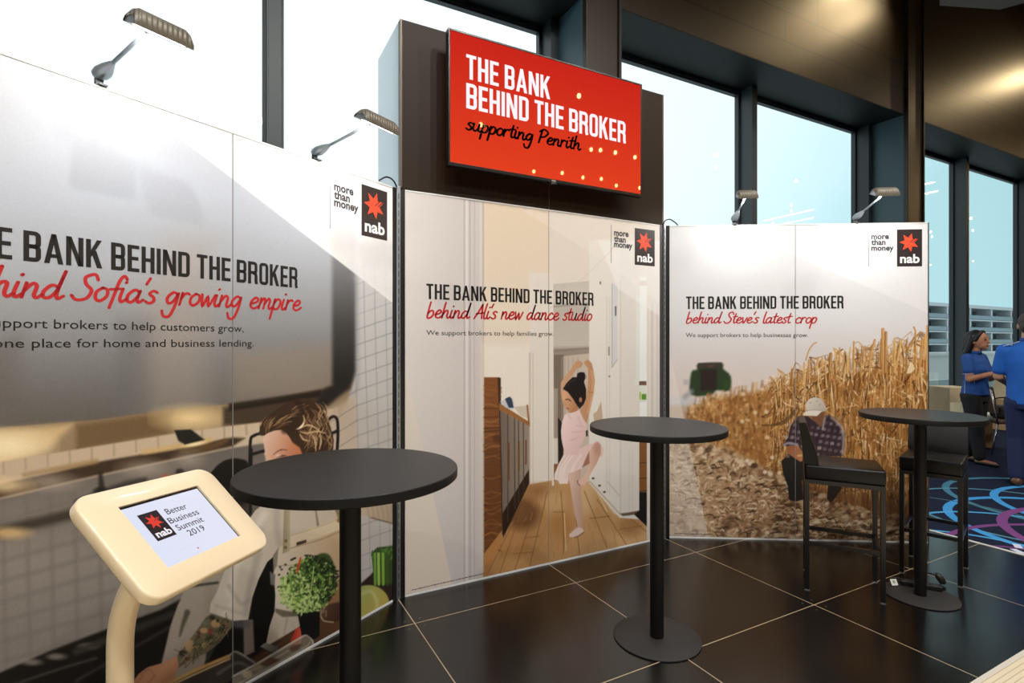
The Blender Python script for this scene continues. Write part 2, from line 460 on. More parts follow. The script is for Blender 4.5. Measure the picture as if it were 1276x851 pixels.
# spots that wash the upper wall from the hall ceiling
def spot(name, loc, target, power, angle, color):
    L = bpy.data.lights.new(name, 'SPOT'); L.energy = power; L.spot_size = math.radians(angle); L.spot_blend = 1.0; L.color = color; L.shadow_soft_size = 0.05
    o = bpy.data.objects.new(name, L); COL.objects.link(o); o.location = loc
    o.rotation_euler = (Vector(target) - Vector(loc)).to_track_quat('-Z', 'Y').to_euler()
def wp(px, py): return on_plane(px, py, (0, YP, 0), np.array([0, 1.0, 0]))
a = wp(1100, -25)
spot('wall_spot', (a[0] + 0.5, YP - 0.8, a[2] + 0.45), (a[0] - 1.2, YP, a[2] - 0.45), SPOT_POWER, 84, (1.0, 0.74, 0.40))
spot('wall_spot', (a[0] + 0.6, YP - 0.8, a[2] + 0.05), (a[0] - 1.2, YP, a[2] - 1.5), SPOT_POWER * .6, 80, (1.0, 0.74, 0.40))
a = wp(1276, 60)
spot('wall_spot', (a[0] + 1.6, YP - 0.8, a[2] + 0.1), (a[0] - .2, YP, a[2] - .9), SPOT_POWER * 1.0, 84, (1.0, 0.74, 0.40))

# ------------------------------------------------------------------ the printed display boards
BOARD_H = 2.382

class Board:
    """A straight run of two framed panels: origin at the left foot, d along the run, n towards the visitor."""
    def __init__(self, a, b):
        self.o = np.array([a[0], a[1], 0.0]); v = np.array([b[0] - a[0], b[1] - a[1], 0.0])
        self.W = float(np.linalg.norm(v)); self.d = v / self.W
        self.n = np.array([self.d[1], -self.d[0], 0.0])
    def sz(self, px, py):
        P = on_plane(px, py, self.o, self.n); return float((P - self.o) @ self.d), float(P[2])
    def s(self, px): return self.sz(px, HORIZON)[0]
    def frame(self): return (self.o, self.d, UPV, self.n)

class Print:
    """The picture on a board, painted on a fine grid of points lying on the board's own plane."""
    def __init__(self, board, s0, s1, z0, z1, step):
        self.b = board
        self.ns, self.nz = int((s1 - s0) / step) + 1, int((z1 - z0) / step) + 1
        self.s = np.linspace(s0, s1, self.ns); self.z = np.linspace(z0, z1, self.nz)
        P = board.o[None] + self.s[:, None] * board.d[None]
        dep = (P - CAMP) @ FWD
        self.k = FPX / dep
        self.X = CX + ((P - CAMP) @ RGT) * self.k                     # across the picture
        self.Y = HORIZON - (self.z[None, :] - EYE) * self.k[:, None]  # down the picture
        self.img = np.zeros((self.ns, self.nz, 3))
        self.rng = np.random.RandomState(7); self.mask = None
    def win(self, x0, y0, x1, y1):
        i0, i1 = np.searchsorted(self.X, x0), np.searchsorted(self.X, x1)
        if i1 <= i0: return None
        kk = (self.k[i0], self.k[i1 - 1])
        za = min(EYE - (y1 - HORIZON) / q for q in kk); zb = max(EYE - (y0 - HORIZON) / q for q in kk)
        j0, j1 = np.searchsorted(self.z, za), np.searchsorted(self.z, zb)
        if j1 <= j0: return None
        return slice(i0, i1), slice(j0, j1)
    def _put(self, w, mask, col, a):
        X = np.broadcast_to(self.X[w[0], None], mask.shape); Y = self.Y[w]
        c = col(X, Y) if callable(col) else np.asarray(col, float)
        if self.mask is not None: mask = mask * self.mask[w]
        m = (mask * a)[..., None]
        self.img[w] = self.img[w] * (1 - m) + c * m
    def fill(self, poly, col, blur=1.0, a=1.0, smooth=0):
        P = np.array(catmull(poly, smooth, True) if smooth else poly, float)
        pad = blur + 1
        w = self.win(P[:, 0].min() - pad, P[:, 1].min() - pad, P[:, 0].max() + pad, P[:, 1].max() + pad)
        if w is None: return
        Y = self.Y[w]; X = np.broadcast_to(self.X[w[0], None], Y.shape)
        inside = np.zeros(Y.shape, bool); d2 = np.full(Y.shape, 1e9)
        Q = np.roll(P, -1, 0)
        for (ax, ay), (bx, by) in zip(P, Q):
            ex, ey = bx - ax, by - ay
            L = ex * ex + ey * ey
            if L < 1e-12: continue
            t = np.clip(((X - ax) * ex + (Y - ay) * ey) / L, 0, 1)
            d2 = np.minimum(d2, (X - ax - t * ex) ** 2 + (Y - ay - t * ey) ** 2)
            if ay != by:
                c = ((ay > Y) != (by > Y)) & (X < ex * (Y - ay) / ey + ax)
                inside ^= c
        sd = np.where(inside, -1, 1) * np.sqrt(d2)
        m = np.clip(0.5 - sd / max(blur, 1e-3), 0, 1); m = m * m * (3 - 2 * m)
        self._put(w, m, col, a)
    def clip(self, poly=None, blur=1.5):
        """keep what follows inside a polygon"""
        self.mask = None
        if poly is None: return
        keep = self.img; self.img = np.zeros_like(keep)
        self.fill(poly, (1.0, 1.0, 1.0), blur); self.mask = self.img[..., 0].copy(); self.img = keep
    def stroke(self, pts, wid, col, blur=0.9, a=1.0, smooth=5):
        P = np.array(catmull(pts, smooth) if smooth and len(pts) > 2 else pts, float)
        ww = np.interp(np.linspace(0, 1, len(P)), np.linspace(0, 1, len(wid)), wid) if isinstance(wid, (list, tuple)) else np.full(len(P), float(wid))
        pad = ww.max() / 2 + blur + 1
        w = self.win(P[:, 0].min() - pad, P[:, 1].min() - pad, P[:, 0].max() + pad, P[:, 1].max() + pad)
        if w is None: return
        Y = self.Y[w]; X = np.broadcast_to(self.X[w[0], None], Y.shape)
        sd = np.full(Y.shape, 1e9)
        for i in range(len(P) - 1):
            ax, ay = P[i]; ex, ey = P[i + 1] - P[i]; L = ex * ex + ey * ey + 1e-12
            t = np.clip(((X - ax) * ex + (Y - ay) * ey) / L, 0, 1)
            d = np.hypot(X - ax - t * ex, Y - ay - t * ey) - (ww[i] + (ww[i + 1] - ww[i]) * t) / 2
            sd = np.minimum(sd, d)
        m = np.clip(0.5 - sd / blur, 0, 1)
        self._put(w, m, col, a)
    def disc(self, x, y, rx, ry, col, blur=1.5, a=1.0):
        pad = blur + 1
        w = self.win(x - rx - pad, y - ry - pad, x + rx + pad, y + ry + pad)
        if w is None: return
        Y = self.Y[w]; X = np.broadcast_to(self.X[w[0], None], Y.shape)
        sd = (np.hypot((X - x) / rx, (Y - y) / ry) - 1) * min(rx, ry)
        self._put(w, np.clip(0.5 - sd / blur, 0, 1), col, a)
    def noise(self, amp, cell=1, region=None):
        w = region or (slice(0, self.ns), slice(0, self.nz))
        sh = self.img[w].shape[:2]
        q = self.rng.normal(0, 1, (sh[0] // cell + 2, sh[1] // cell + 2))
        q = np.repeat(np.repeat(q, cell, 0), cell, 1)[:sh[0], :sh[1]]
        self.img[w] += q[..., None] * amp
    def build(self, name, i0, i1, off, parent):
        ss = self.s[i0:i1]; ns = len(ss); nz = self.nz
        P = (self.b.o + self.b.n * off)[None, None] + ss[:, None, None] * self.b.d + self.z[None, :, None] * UPV
        P = P.reshape(-1, 3)
        idx = np.arange(ns * nz).reshape(ns, nz)
        F = np.stack([idx[:-1, :-1], idx[1:, :-1], idx[1:, 1:], idx[:-1, 1:]], -1).reshape(-1, 4)
        me = bpy.data.meshes.new(name)
        me.vertices.add(len(P)); me.vertices.foreach_set('co', P.astype(np.float32).ravel())
        me.loops.add(F.size); me.loops.foreach_set('vertex_index', F.astype(np.int32).ravel())
        me.polygons.add(len(F)); me.polygons.foreach_set('loop_start', np.arange(0, F.size, 4, dtype=np.int32))
        me.update(calc_edges=True)
        c = np.ones((ns * nz, 4)); c[:, :3] = srgb(np.clip(self.img[i0:i1], 3, 252)).reshape(-1, 3)
        at = me.color_attributes.new('ink', 'FLOAT_COLOR', 'POINT'); at.data.foreach_set('color', c.astype(np.float32).ravel())
        o = bpy.data.objects.new(name, me); me.materials.append(PRINT_MAT); COL.objects.link(o); o.parent = parent
        return o

PRINT_MAT = mat('print_film', (200, 200, 200), 0.42, spec=0.35)
_n, _l = PRINT_MAT.node_tree.nodes, PRINT_MAT.node_tree.links
_a = _n.new('ShaderNodeAttribute'); _a.attribute_name = 'ink'
_l.new(_a.outputs['Color'], _n['Principled BSDF'].inputs['Base Color'])

def lin(p, q, a, b):
    """colour gradient from a at point p to b at point q"""
    p, q, a, b = [np.asarray(v, float) for v in (p, q, a, b)]
    def f(X, Y):
        t = np.clip(((X - p[0]) * (q[0] - p[0]) + (Y - p[1]) * (q[1] - p[1])) / ((q - p) @ (q - p)), 0, 1)[..., None]
        return a * (1 - t) + b * t
    return f
def ramp_y(*st):
    ys = [s[0] for s in st]; cs = np.array([s[1] for s in st], float)
    return lambda X, Y: np.stack([np.interp(Y, ys, cs[:, k]) for k in range(3)], -1)
def zoom(x0, y0, k):
    return lambda *pts: [(x0 + x / k, y0 + y / k) for x, y in pts]

LEFT = Board((-0.8275, 2.0785), (0.879, 3.065))
MID = Board((0.897, 3.070), (2.932, 3.070))
RIGHT = Board((2.985, 3.060), (4.606, 2.067))
BIG = [(-900, -900), (2200, -900), (2200, 1800), (-900, 1800)]

def paint_kitchen(p):
    R = np.random.RandomState(3)
    # brushed steel hood
    p.fill(BIG, ramp_y((60, (212, 215, 222)), (240, (188, 194, 206)), (330, (174, 178, 186)), (400, (150, 151, 154)), (450, (129, 128, 128)), (500, (109, 106, 103)), (540, (98, 90, 82))))
    p.fill([(180, 380), (215, 300), (260, 300), (262, 520), (180, 520)], (176, 160, 146), 70, .45)
    p.fill([(-40, 430), (25, 420), (25, 560), (-40, 560)], (104, 98, 94), 50, .55)
    p.fill([(150, 400), (185, 400), (180, 520), (140, 520)], (108, 106, 106), 40, .45)
    p.fill([(290, 440), (420, 430), (420, 500), (290, 500)], (168, 146, 122), 36, .45)
    p.fill([(-300, 380), (-40, 380), (-40, 600), (-300, 600)], (128, 122, 118), 40, .5)
    # glow below the hood
    low = [(-400, 580), (0, 533), (121, 523), (214, 510), (290, 503), (345, 496), (400, 484), (440, 470), (460, 600), (460, 900), (-400, 900)]
    p.fill(low, (150, 128, 98), 3)
    p.fill([(-400, 585), (0, 536), (90, 529), (60, 560), (0, 580), (-400, 640)], (216, 186, 138), 16, .95)
    p.disc(8, 556, 44, 16, (250, 232, 190), 22, .9)
    p.fill([(95, 529), (215, 513), (215, 540), (95, 562)], (112, 88, 60), 12, .9)
    p.disc(238, 521, 34, 12, (244, 214, 158), 20, .95)
    p.fill([(278, 508), (345, 498), (412, 482), (438, 474), (405, 510), (385, 522), (345, 530), (278, 530)], (66, 54, 42), 8, .95)
    p.fill([(285, 503), (400, 486), (400, 494), (285, 512)], (28, 22, 18), 5, .8)
    # tiled wall row under the glow
    row = [(-400, 660), (0, 576), (28, 571), (107, 558), (169, 548), (217, 540), (254, 535), (340, 524), (420, 508), (440, 640), (-400, 800)]
    p.fill(row, lin((0, 570), (300, 560), (196, 174, 148), (206, 186, 160)), 3)
    p.clip(row)
    for k in range(-5, 16):
        x = 32 + 27.5 * k
        p.stroke([(x, 590 - 0.16 * x), (x - 1, 512 - 0.16 * x + 46)], 2.2, (150, 130, 108), 2.5, .6)
    p.clip()
    # shelf with its timber edge
    p.fill([(-400, 690), (-100, 625), (0, 603), (60, 590), (130, 574), (215, 560), (290, 545), (305, 546), (290, 556), (215, 572), (130, 590), (60, 606), (0, 620), (-100, 640), (-400, 720)], (62, 47, 34), 5)
    p.stroke([(30, 592), (120, 575)], 5, (150, 118, 74), 6, .8)
    p.stroke([(180, 563), (240, 553), (262, 548)], 6, (212, 176, 118), 5, .9)
    p.disc(245, 555, 14, 5, (252, 232, 184), 6, .95)
    p.fill([(217, 536), (238, 535), (255, 548), (230, 554), (222, 549)], (32, 30, 26), 2.5)
    p.stroke([(225, 562), (262, 556), (282, 549)], [4, 9, 5], (96, 72, 46), 3)
    # grey backsplash beneath, out of focus
    wallp = [(-400, 720), (0, 622), (60, 608), (130, 592), (215, 574), (290, 558), (330, 552), (340, 900), (-400, 900)]
    p.fill(wallp, ramp_y((560, (108, 101, 95)), (640, (126, 118, 111)), (700, (140, 132, 125)), (800, (128, 121, 114))), 4); p.clip(wallp, 4)
    for k in range(-6, 16):
        p.stroke([(32 + 30 * k, 560), (38 + 30 * k, 860)], 4, (112, 104, 100), 7, .6 if k < 4 else .35)
    for k in range(-2, 22):
        y = 600 + 25 * k
        p.stroke([(-300, y + 78), (0, y), (330, y - 92)], 4, (112, 104, 100), 7, .6)
    p.clip()
    for x, y, rx, ry in ((60, 600, 30, 10), (180, 583, 25, 9), (235, 572, 14, 8), (-60, 630, 30, 14), (-150, 650, 30, 14)):
        p.disc(x, y, rx, ry, (190, 176, 160), 14, .6)
    p.stroke([(125, 590), (128, 622)], [5, 9], (36, 33, 30), 4, .9)
    p.disc(126, 612, 9, 5, (24, 24, 22), 4)
    p.stroke([(96, 626), (150, 605), (180, 598)], 6, (46, 40, 36), 6, .8)
    p.disc(207, 594, 6, 3, (190, 96, 66), 4, .8)
    p.disc(224, 588, 5, 4, (38, 33, 30), 3, .8)
    p.stroke([(-300, 735), (0, 662), (60, 648), (130, 630)], 13, (54, 47, 40), 8, .9)
    p.disc(12, 664, 24, 7, (206, 174, 122), 8, .9)
    p.disc(8, 605, 26, 9, (232, 206, 160), 12, .8)
    # black pan shape behind
    p.fill([(255, 610), (266, 585), (282, 573), (300, 572), (310, 582), (312, 640), (300, 680), (262, 680)], (20, 18, 17), 3, smooth=4)
    p.fill([(278, 640), (340, 610), (350, 700), (290, 740)], (84, 76, 70), 12, .7)
    # black range and floor at the foot
    p.fill([(-400, 935), (0, 838), (60, 812), (130, 785), (200, 760), (230, 744), (340, 700), (340, 1100), (-400, 1100)], (17, 15, 13), 5)
    for x, y in ((70, 818), (40, 825), (110, 805)):
        p.disc(x, y, 12, 4, (150, 142, 132), 4, .7)
    p.stroke([(95, 812), (190, 775), (214, 765)], 9, (52, 47, 43), 5, .9)
    p.stroke([(95, 848), (210, 782)], 4, (58, 52, 48), 4, .8)
    p.stroke([(-60, 880), (60, 838), (120, 820)], 3, (80, 74, 68), 3, .7)
    # white tiles right of the hood
    p.fill([(440, 240), (520, 240), (520, 900), (425, 900), (425, 640), (398, 560), (432, 505), (441, 470)], ramp_y((300, (204, 204, 206)), (450, (196, 195, 194)), (560, (188, 182, 176)), (720, (182, 178, 174))), 6)
    p.fill([(392, 520), (443, 492), (446, 570), (392, 570)], (192, 172, 152), 12, .8)
    for k in range(-8, 24):
        y = 411 + 18.9 * k
        p.stroke([(444, y), (493, y - 17)], 1.5, (138, 136, 138), 1.5, .3 if y < 400 else .6)
        if y > 470: p.stroke([(412, y + 20), (444, y)], 1.6, (140, 130, 122), 1.6, .6)
    for x0, x1 in ((441, 446), (453.5, 458.5), (466.8, 471.5), (480.5, 484)):
        p.stroke([(x0, 330), (x0 + .5, 400), (x1, 560), (x1 + 3, 740)], 1.4, (142, 140, 142), 1.5, .5)
    # dark return of the hood
    p.fill([(413, 60), (444, 60), (443, 462), (436, 484), (404, 507), (384, 514), (404, 486), (414, 480)], ramp_y((300, (148, 148, 151)), (360, (104, 104, 106)), (410, (66, 65, 64)), (470, (36, 34, 32))), 9)
    p.stroke([(444, 330), (446, 470), (438, 490)], 4, (150, 150, 156), 6, .5)
    # bentwood chair behind the cook
    for pts in ([(311, 580), (312, 549), (316, 543), (324, 540)], [(314, 566), (328, 562)], [(409, 523), (415, 519), (420, 523), (421, 541), (420, 560)], [(413, 540), (420, 537)], [(313, 560), (312, 640)]):
        p.stroke(pts, 3.6, (24, 23, 22), 1.4)
    # the second apron further back
    z5 = zoom(150, 690, 5.283)
    p.fill(z5((395, 300), (430, 200), (650, 120), (760, 40), (745, 230), (650, 260), (600, 380), (560, 700), (500, 851), (250, 900), (240, 851), (330, 470), (375, 340)), lin((230, 700), (230, 851), (172, 162, 150), (150, 140, 129)), 3)
    p.stroke(z5((460, 215), (560, 200), (640, 190)), 3, (64, 62, 52), 2)
    p.stroke(z5((440, 385), (410, 470), (390, 540)), [7, 2], (88, 84, 72), 3)
    p.fill(z5((380, 620), (560, 480), (700, 500), (720, 640), (540, 760), (300, 900), (280, 700)), (118, 108, 98), 16, .35)
    # dark behind the cook's waist
    p.fill([(300, 690), (345, 690), (345, 760), (330, 900), (252, 900), (256, 830), (285, 775)], (15, 13, 12), 2)
    p.fill([(303, 772), (315, 772), (317, 812), (304, 818)], (122, 114, 105), 3)
    p.disc(300, 777, 14, 6, (96, 92, 90), 4, .8)
    # jacket and apron
    body = [(333, 624), (345, 618), (428, 612), (428, 726), (412, 745), (392, 765), (372, 783), (350, 799), (332, 803), (336, 780), (342, 762), (343, 742), (341, 715), (345, 690), (333, 700), (322, 722), (314, 745), (309, 772), (285, 774), (261, 763), (262, 752), (270, 738), (284, 700), (300, 662), (318, 636)]
    p.fill(body, lin((270, 700), (420, 690), (206, 197, 184), (196, 182, 163)), 1.4)
    for pts, w, c, a in (([(330, 640), (300, 690), (285, 740)], 9, (222, 214, 202), .7), ([(345, 628), (345, 660), (352, 690)], 8, (168, 158, 148), .6), ([(322, 690), (312, 730), (306, 765)], 8, (166, 158, 149), .7),
                         ([(326, 660), (318, 700)], 7, (178, 170, 160), .6), ([(285, 730), (300, 752), (309, 748)], 3, (150, 142, 132), .7), ([(292, 700), (290, 745), (280, 765)], 5, (224, 215, 204), .6), ([(270, 755), (300, 764)], 2, (168, 160, 150), .7)):
        p.stroke(pts, w, c, 6, a)
    p.fill([(341, 690), (356, 674), (390, 666), (428, 650), (428, 722), (396, 760), (372, 762), (346, 760), (341, 715)], lin((345, 700), (420, 690), (208, 196, 178), (190, 164, 132)), 2)
    p.fill([(358, 668), (404, 653), (428, 642), (428, 658), (396, 670), (364, 680)], (214, 196, 168), 1.5, .9)
    p.stroke([(362, 683), (400, 672), (428, 660)], 1.2, (150, 124, 92), 1.2, .8)
    p.stroke([(360, 668), (404, 654), (428, 643)], 1.0, (176, 150, 116), 1.2, .7)
    p.fill([(354, 627), (361.5, 627), (361, 686), (352, 690)], lin((352, 630), (362, 630), (150, 140, 112), (178, 166, 140)), 1.2)
    p.disc(356, 674, 2.0, 2.0, (122, 96, 60), .8); p.disc(355.5, 682, 2.0, 2.0, (122, 96, 60), .8)
    p.fill([(414, 625), (428, 624), (428, 662), (424, 655)], (132, 118, 92), 1.2)
    p.disc(422, 648.5, 2.6, 2.6, (150, 110, 58), .8)
    p.fill([(369, 676), (381.7, 672), (382, 676), (369.2, 680)], (70, 54, 42), .8)
    p.stroke([(392, 628), (394, 640), (396, 654)], [1, 3], (120, 104, 86), 1.2, .8)
    p.fill([(340, 692), (347, 682), (345, 704), (341, 712)], (138, 128, 112), 1.5)
    p.stroke([(345, 705), (370, 704)], 1, (150, 136, 118), 1, .8); p.disc(349, 706.5, 1.3, 1.3, (30, 28, 24), .8)
    p.fill([(336, 712), (343, 716), (342, 730), (337, 728)], (112, 110, 108), 2)
    p.fill([(343, 758), (372, 764), (373, 768), (352, 769), (343, 765)], (112, 104, 86), 1.5)
    p.fill([(342, 762), (352, 769), (371, 768), (373, 783), (352, 799), (331, 804), (335, 785)], (198, 187, 172), 1.5)
    p.stroke([(358, 768), (354, 790)], 2, (160, 148, 132), 2, .7)
    # right sleeve
    p.fill([(448, 622), (492, 616), (492, 652), (480, 650), (462, 644), (448, 642)], lin((450, 625), (490, 655), (196, 178, 156), (168, 146, 122)), 1.5)
    for k in range(6): p.stroke([(456 + 6 * k, 622), (460 + 6 * k, 645)], 1.5, (150, 130, 108), 2.5, .5)
    p.stroke([(462, 645), (492, 653)], 1.5, (110, 90, 72), 1.5)
    # hair and brow
    zh = zoom(310, 490, 9.458)
    p.fill(zh((180, 490), (240, 450), (330, 430), (430, 440), (490, 520), (560, 600), (640, 640), (660, 720), (640, 800), (230, 830), (220, 780), (180, 720), (190, 690), (175, 600), (165, 570)), lin((330, 545), (372, 560), (226, 192, 172), (188, 118, 82)), 1.0)
    p.fill(zh((120, 480), (128, 400), (180, 310), (270, 240), (340, 180), (440, 115), (560, 66), (680, 58), (770, 90), (840, 150), (900, 250), (935, 340), (985, 470), (1002, 560), (985, 680), (640, 760), (600, 640), (520, 590), (480, 520), (430, 455), (380, 432), (300, 440), (220, 470), (180, 500), (140, 500)), (62, 44, 31), 1.2)
    for j in range(190):
        t = R.rand(); u = R.rand()
        if u < .4:     # swept fringe
            x, y = 150 + 420 * t + R.normal(0, 20), 430 - 230 * t + R.normal(0, 26) + 40 * math.sin(3 * t)
            pts = [(x, y), (x + 70, y - 50), (x + 150, y - 66)] if t > .25 else [(x, y), (x + 10, y - 60), (x + 50, y - 110)]
        elif u < .75:  # crown and side curls
            x, y = 640 + 270 * t, 100 + 330 * R.rand()
            pts = [(x, y), (x + 60, y + 70), (x + 30, y + 150), (x + 70, y + 210)]
        else:
            x, y = 590 + 330 * t, 430 + 210 * R.rand()
            pts = [(x, y), (x + 60, y + 30), (x + 70, y + 110), (x + 40, y + 160)]
        c = [(44, 30, 22), (96, 70, 48), (142, 106, 72), (176, 140, 100), (206, 176, 136)][min(4, int(R.rand() ** 1.4 * 5))]
        q = zh(*pts)
        if all(318 < a < 418 and b < 568 for a, b in q): p.stroke(q, [.5, 1.3, .5], c, .9, .75)
    for pts in (((560, 420), (620, 400), (700, 375), (780, 405), (850, 460)), ((600, 450), (680, 470), (800, 450), (900, 470)), ((640, 260), (655, 320), (620, 390), (560, 425)), ((750, 500), (780, 560), (790, 680)), ((840, 480), (850, 570), (830, 660)), ((600, 480), (640, 540), (700, 560))):
        p.stroke(zh(*pts), [1, 2.6, 1], (204, 170, 128), 1, .9)
    p.stroke(zh((560, 425), (610, 400), (650, 350)), [1, 3, 1], (242, 226, 200), 1, .95)
    p.stroke(zh((560, 90), (600, 150), (640, 230)), [5, 8, 5], (40, 28, 22), 3, .7)
    p.stroke(zh((420, 440), (520, 400), (590, 320)), [8, 12, 5], (52, 36, 26), 4, .7)
    p.stroke(zh((290, 725), (340, 682), (400, 664), (450, 672)), [.6, 1.4, .8], (92, 62, 46), .8)
    p.stroke(zh((330, 755), (390, 738), (440, 736)), [.8, 2, 1], (60, 42, 36), 1)
    p.disc(*zh((345, 735))[0], 3, 1.6, (238, 214, 198), 2, .7)
    p.stroke(zh((520, 620), (580, 690), (600, 730)), 6, (206, 128, 84), 5, .6)
    # forearm with a sleeve of ink
    p.fill(z5((560, 420), (600, 392), (740, 440), (735, 480), (650, 585), (560, 655), (480, 695), (385, 745), (350, 830), (330, 900), (40, 900), (75, 851), (120, 790), (180, 745), (275, 720), (370, 672), (430, 600), (505, 500)), lin((165, 851), (230, 820), (150, 104, 76), (182, 132, 100)), 1.3)
    p.fill(z5((560, 420), (600, 392), (740, 440), (735, 480), (650, 585), (560, 655), (480, 695), (385, 745), (372, 670), (430, 600), (505, 500)), (104, 98, 76), 1.5)
    for x, y, rx, ry, c in ((630, 460, 34, 26, (196, 156, 108)), (550, 505, 26, 18, (190, 150, 104)), (592, 512, 14, 18, (150, 44, 42)), (515, 530, 14, 24, (92, 44, 48)), (665, 500, 22, 30, (60, 60, 46)), (605, 420, 18, 14, (40, 36, 30)), (640, 440, 10, 12, (36, 32, 28)),
                            (455, 605, 30, 40, (176, 146, 108)), (410, 655, 26, 20, (38, 34, 30)), (540, 600, 30, 24, (136, 126, 86)), (590, 560, 34, 26, (72, 74, 58)), (500, 640, 34, 22, (88, 84, 62)), (560, 455, 24, 16, (110, 118, 92)), (700, 465, 16, 16, (160, 120, 88)), (440, 690, 20, 16, (60, 52, 42))):
        a, b = z5((x, y))[0]; p.disc(a, b, rx / 5.283, ry / 5.283, c, 1.6, .85)
    for j in range(60):
        x, y = 400 + 300 * R.rand(), 0; y = 700 - (x - 400) * .72 + R.normal(0, 34)
        p.stroke(z5((x, y), (x + R.normal(0, 22), y + R.normal(0, 22)), (x + R.normal(0, 34), y + R.normal(0, 34))), .7, (40, 38, 30) if R.rand() < .65 else (172, 150, 110), .8, .7)
    for pts in (((130, 800), (190, 760), (220, 800)), ((180, 850), (230, 800)), ((110, 850), (150, 800))):
        p.stroke(z5(*pts), 1.2, (112, 74, 54), 2, .7)
    # bench top: timber board, glass dishes, produce
    z7 = zoom(290, 720, 6.076)
    p.fill(z7((100, 640), (300, 492), (500, 372), (660, 300), (830, 185), (860, 420), (640, 500), (500, 640), (10, 900), (-20, 800)), lin((310, 830), (420, 760), (58, 38, 26), (104, 72, 46)), 2)
    for k in range(12):
        p.stroke(z7((140 + 50 * k, 640 - 32 * k), (330 + 50 * k, 520 - 32 * k)), 1, (64, 42, 28) if k % 2 else (120, 86, 56), 1.4, .6)
    p.fill(z5((250, 900), (330, 848), (720, 668), (765, 640), (890, 720), (700, 851), (500, 960)), (52, 46, 40), 2)
    p.stroke(z5((320, 851), (520, 755), (715, 672)), 4, (182, 142, 88), 2); p.stroke(z5((340, 862), (540, 770), (720, 690)), 2, (226, 192, 136), 1.5, .8)
    p.stroke(z5((720, 668), (765, 645), (880, 715)), 2.4, (150, 146, 136), 1.5, .9); p.stroke(z5((640, 790), (760, 720), (840, 740)), 4, (96, 92, 84), 3, .8)
    p.fill(z7((205, 522), (240, 492), (345, 518), (345, 552), (290, 572)), lin((325, 803), (345, 812), (150, 146, 140), (84, 80, 76)), 1.5)
    p.stroke(z7((212, 525), (290, 566), (300, 560)), 1.5, (30, 28, 26), 1.2)
    p.fill(z7((440, 490), (452, 440), (475, 395), (500, 368), (516, 400), (520, 470), (500, 510), (460, 510)), lin((365, 790), (376, 790), (186, 54, 38), (222, 98, 72)), 1.2, smooth=3)
    p.fill(z7((0, 750), (200, 640), (520, 450), (560, 432), (590, 445), (612, 490), (600, 530), (540, 570), (130, 800), (0, 870)), (148, 142, 130), 2, .72)
    p.stroke(z7((0, 745), (200, 638), (520, 448), (565, 436), (600, 470), (608, 500)), 2.2, (206, 200, 188), 1.4, .9)
    p.stroke(z7((60, 730), (230, 660), (470, 520)), 1.4, (188, 182, 168), 1.2, .7)
    p.stroke(z7((40, 800), (300, 670), (540, 530), (580, 490)), 2, (184, 178, 166), 1.6, .7)
    p.fill(z7((200, 660), (290, 600), (360, 620), (260, 670)), (78, 54, 36), 3, .85); p.fill(z7((420, 540), (460, 510), (520, 500), (500, 540), (450, 560)), (80, 58, 42), 3, .8)
    p.disc(*z7((110, 730))[0], 6, 5, (196, 186, 150), 2, .8); p.disc(*z7((190, 680))[0], 6, 5, (150, 140, 112), 2, .8)
    p.fill(z7((600, 520), (640, 490), (740, 430), (790, 418), (800, 430), (700, 470), (610, 530)), (152, 138, 116), 2, .8)
    p.fill(z7((660, 300), (690, 240), (720, 195), (800, 175), (840, 170), (840, 310), (760, 338), (690, 322)), lin((402, 760), (425, 760), (98, 68, 50), (62, 42, 32)), 1.5)
    p.stroke(z7((668, 290), (690, 325), (760, 336)), 1.3, (196, 176, 152), 1); p.stroke(z7((680, 262), (705, 250), (705, 290)), 2, (150, 126, 104), 1.4, .7)
    p.fill(z7((740, 100), (830, 0), (830, 180), (720, 200)), (140, 104, 68), 3, .9)
    # herb pot
    p.fill(z7((490, 270), (660, 245), (655, 440), (610, 470), (560, 430), (520, 430)), (17, 17, 16), 1.5)
    foli = [(350, 720), (356, 733), (352, 742), (362, 755), (366, 764), (384, 762), (400, 758), (412, 740), (417, 712), (414, 698), (408, 690), (398, 690), (386, 698), (372, 706), (362, 718)]
    p.fill(foli, (60, 80, 40), 3, smooth=3)
    for j in range(1000):
        r, t = math.sqrt(R.rand()), R.rand() * 2 * math.pi
        x, y = 384 + 36 * r * math.cos(t), 729 + 34 * r * math.sin(t) - 6 * r * math.cos(t)
        if x + y < 1072 or x + y > 1160: continue
        lit = (x - 384) * -.4 + (y - 729) * .3 + R.normal(0, 12)
        c = (26, 36, 20) if lit < -11 else (66, 94, 42) if lit < -2 else (122, 156, 72) if lit < 8 else (190, 210, 134)
        a = R.rand() * 6.28; L = R.uniform(2.5, 6)
        p.stroke([(x, y), (x + L * math.cos(a) * .6, y + L * math.sin(a) * .5), (x + L * math.cos(a), y + L * math.sin(a) * .9)], [1, 2.6, .8], c, .9, .95, smooth=0)
    for j in range(26):
        a = R.uniform(-2.9, -.2); p.disc(384 + 38 * math.cos(a), 726 + 34 * math.sin(a), 1.6, 1.2, (34, 44, 26), 1)
    p.stroke([(391, 706), (388, 730), (384, 752)], 1.1, (178, 200, 128), .9)
    p.stroke([(374.5, 695), (371, 708), (370.5, 714)], [2, 3, 1.5], (196, 74, 44), .9)
    # celery and squash at the far end
    p.fill([(446, 730), (462, 716), (475, 700), (492, 690), (492, 900), (446, 900)], (44, 34, 27), 3)
    p.fill([(463, 690), (470, 682), (490, 680), (492, 728), (466, 726)], (52, 74, 34), 2)
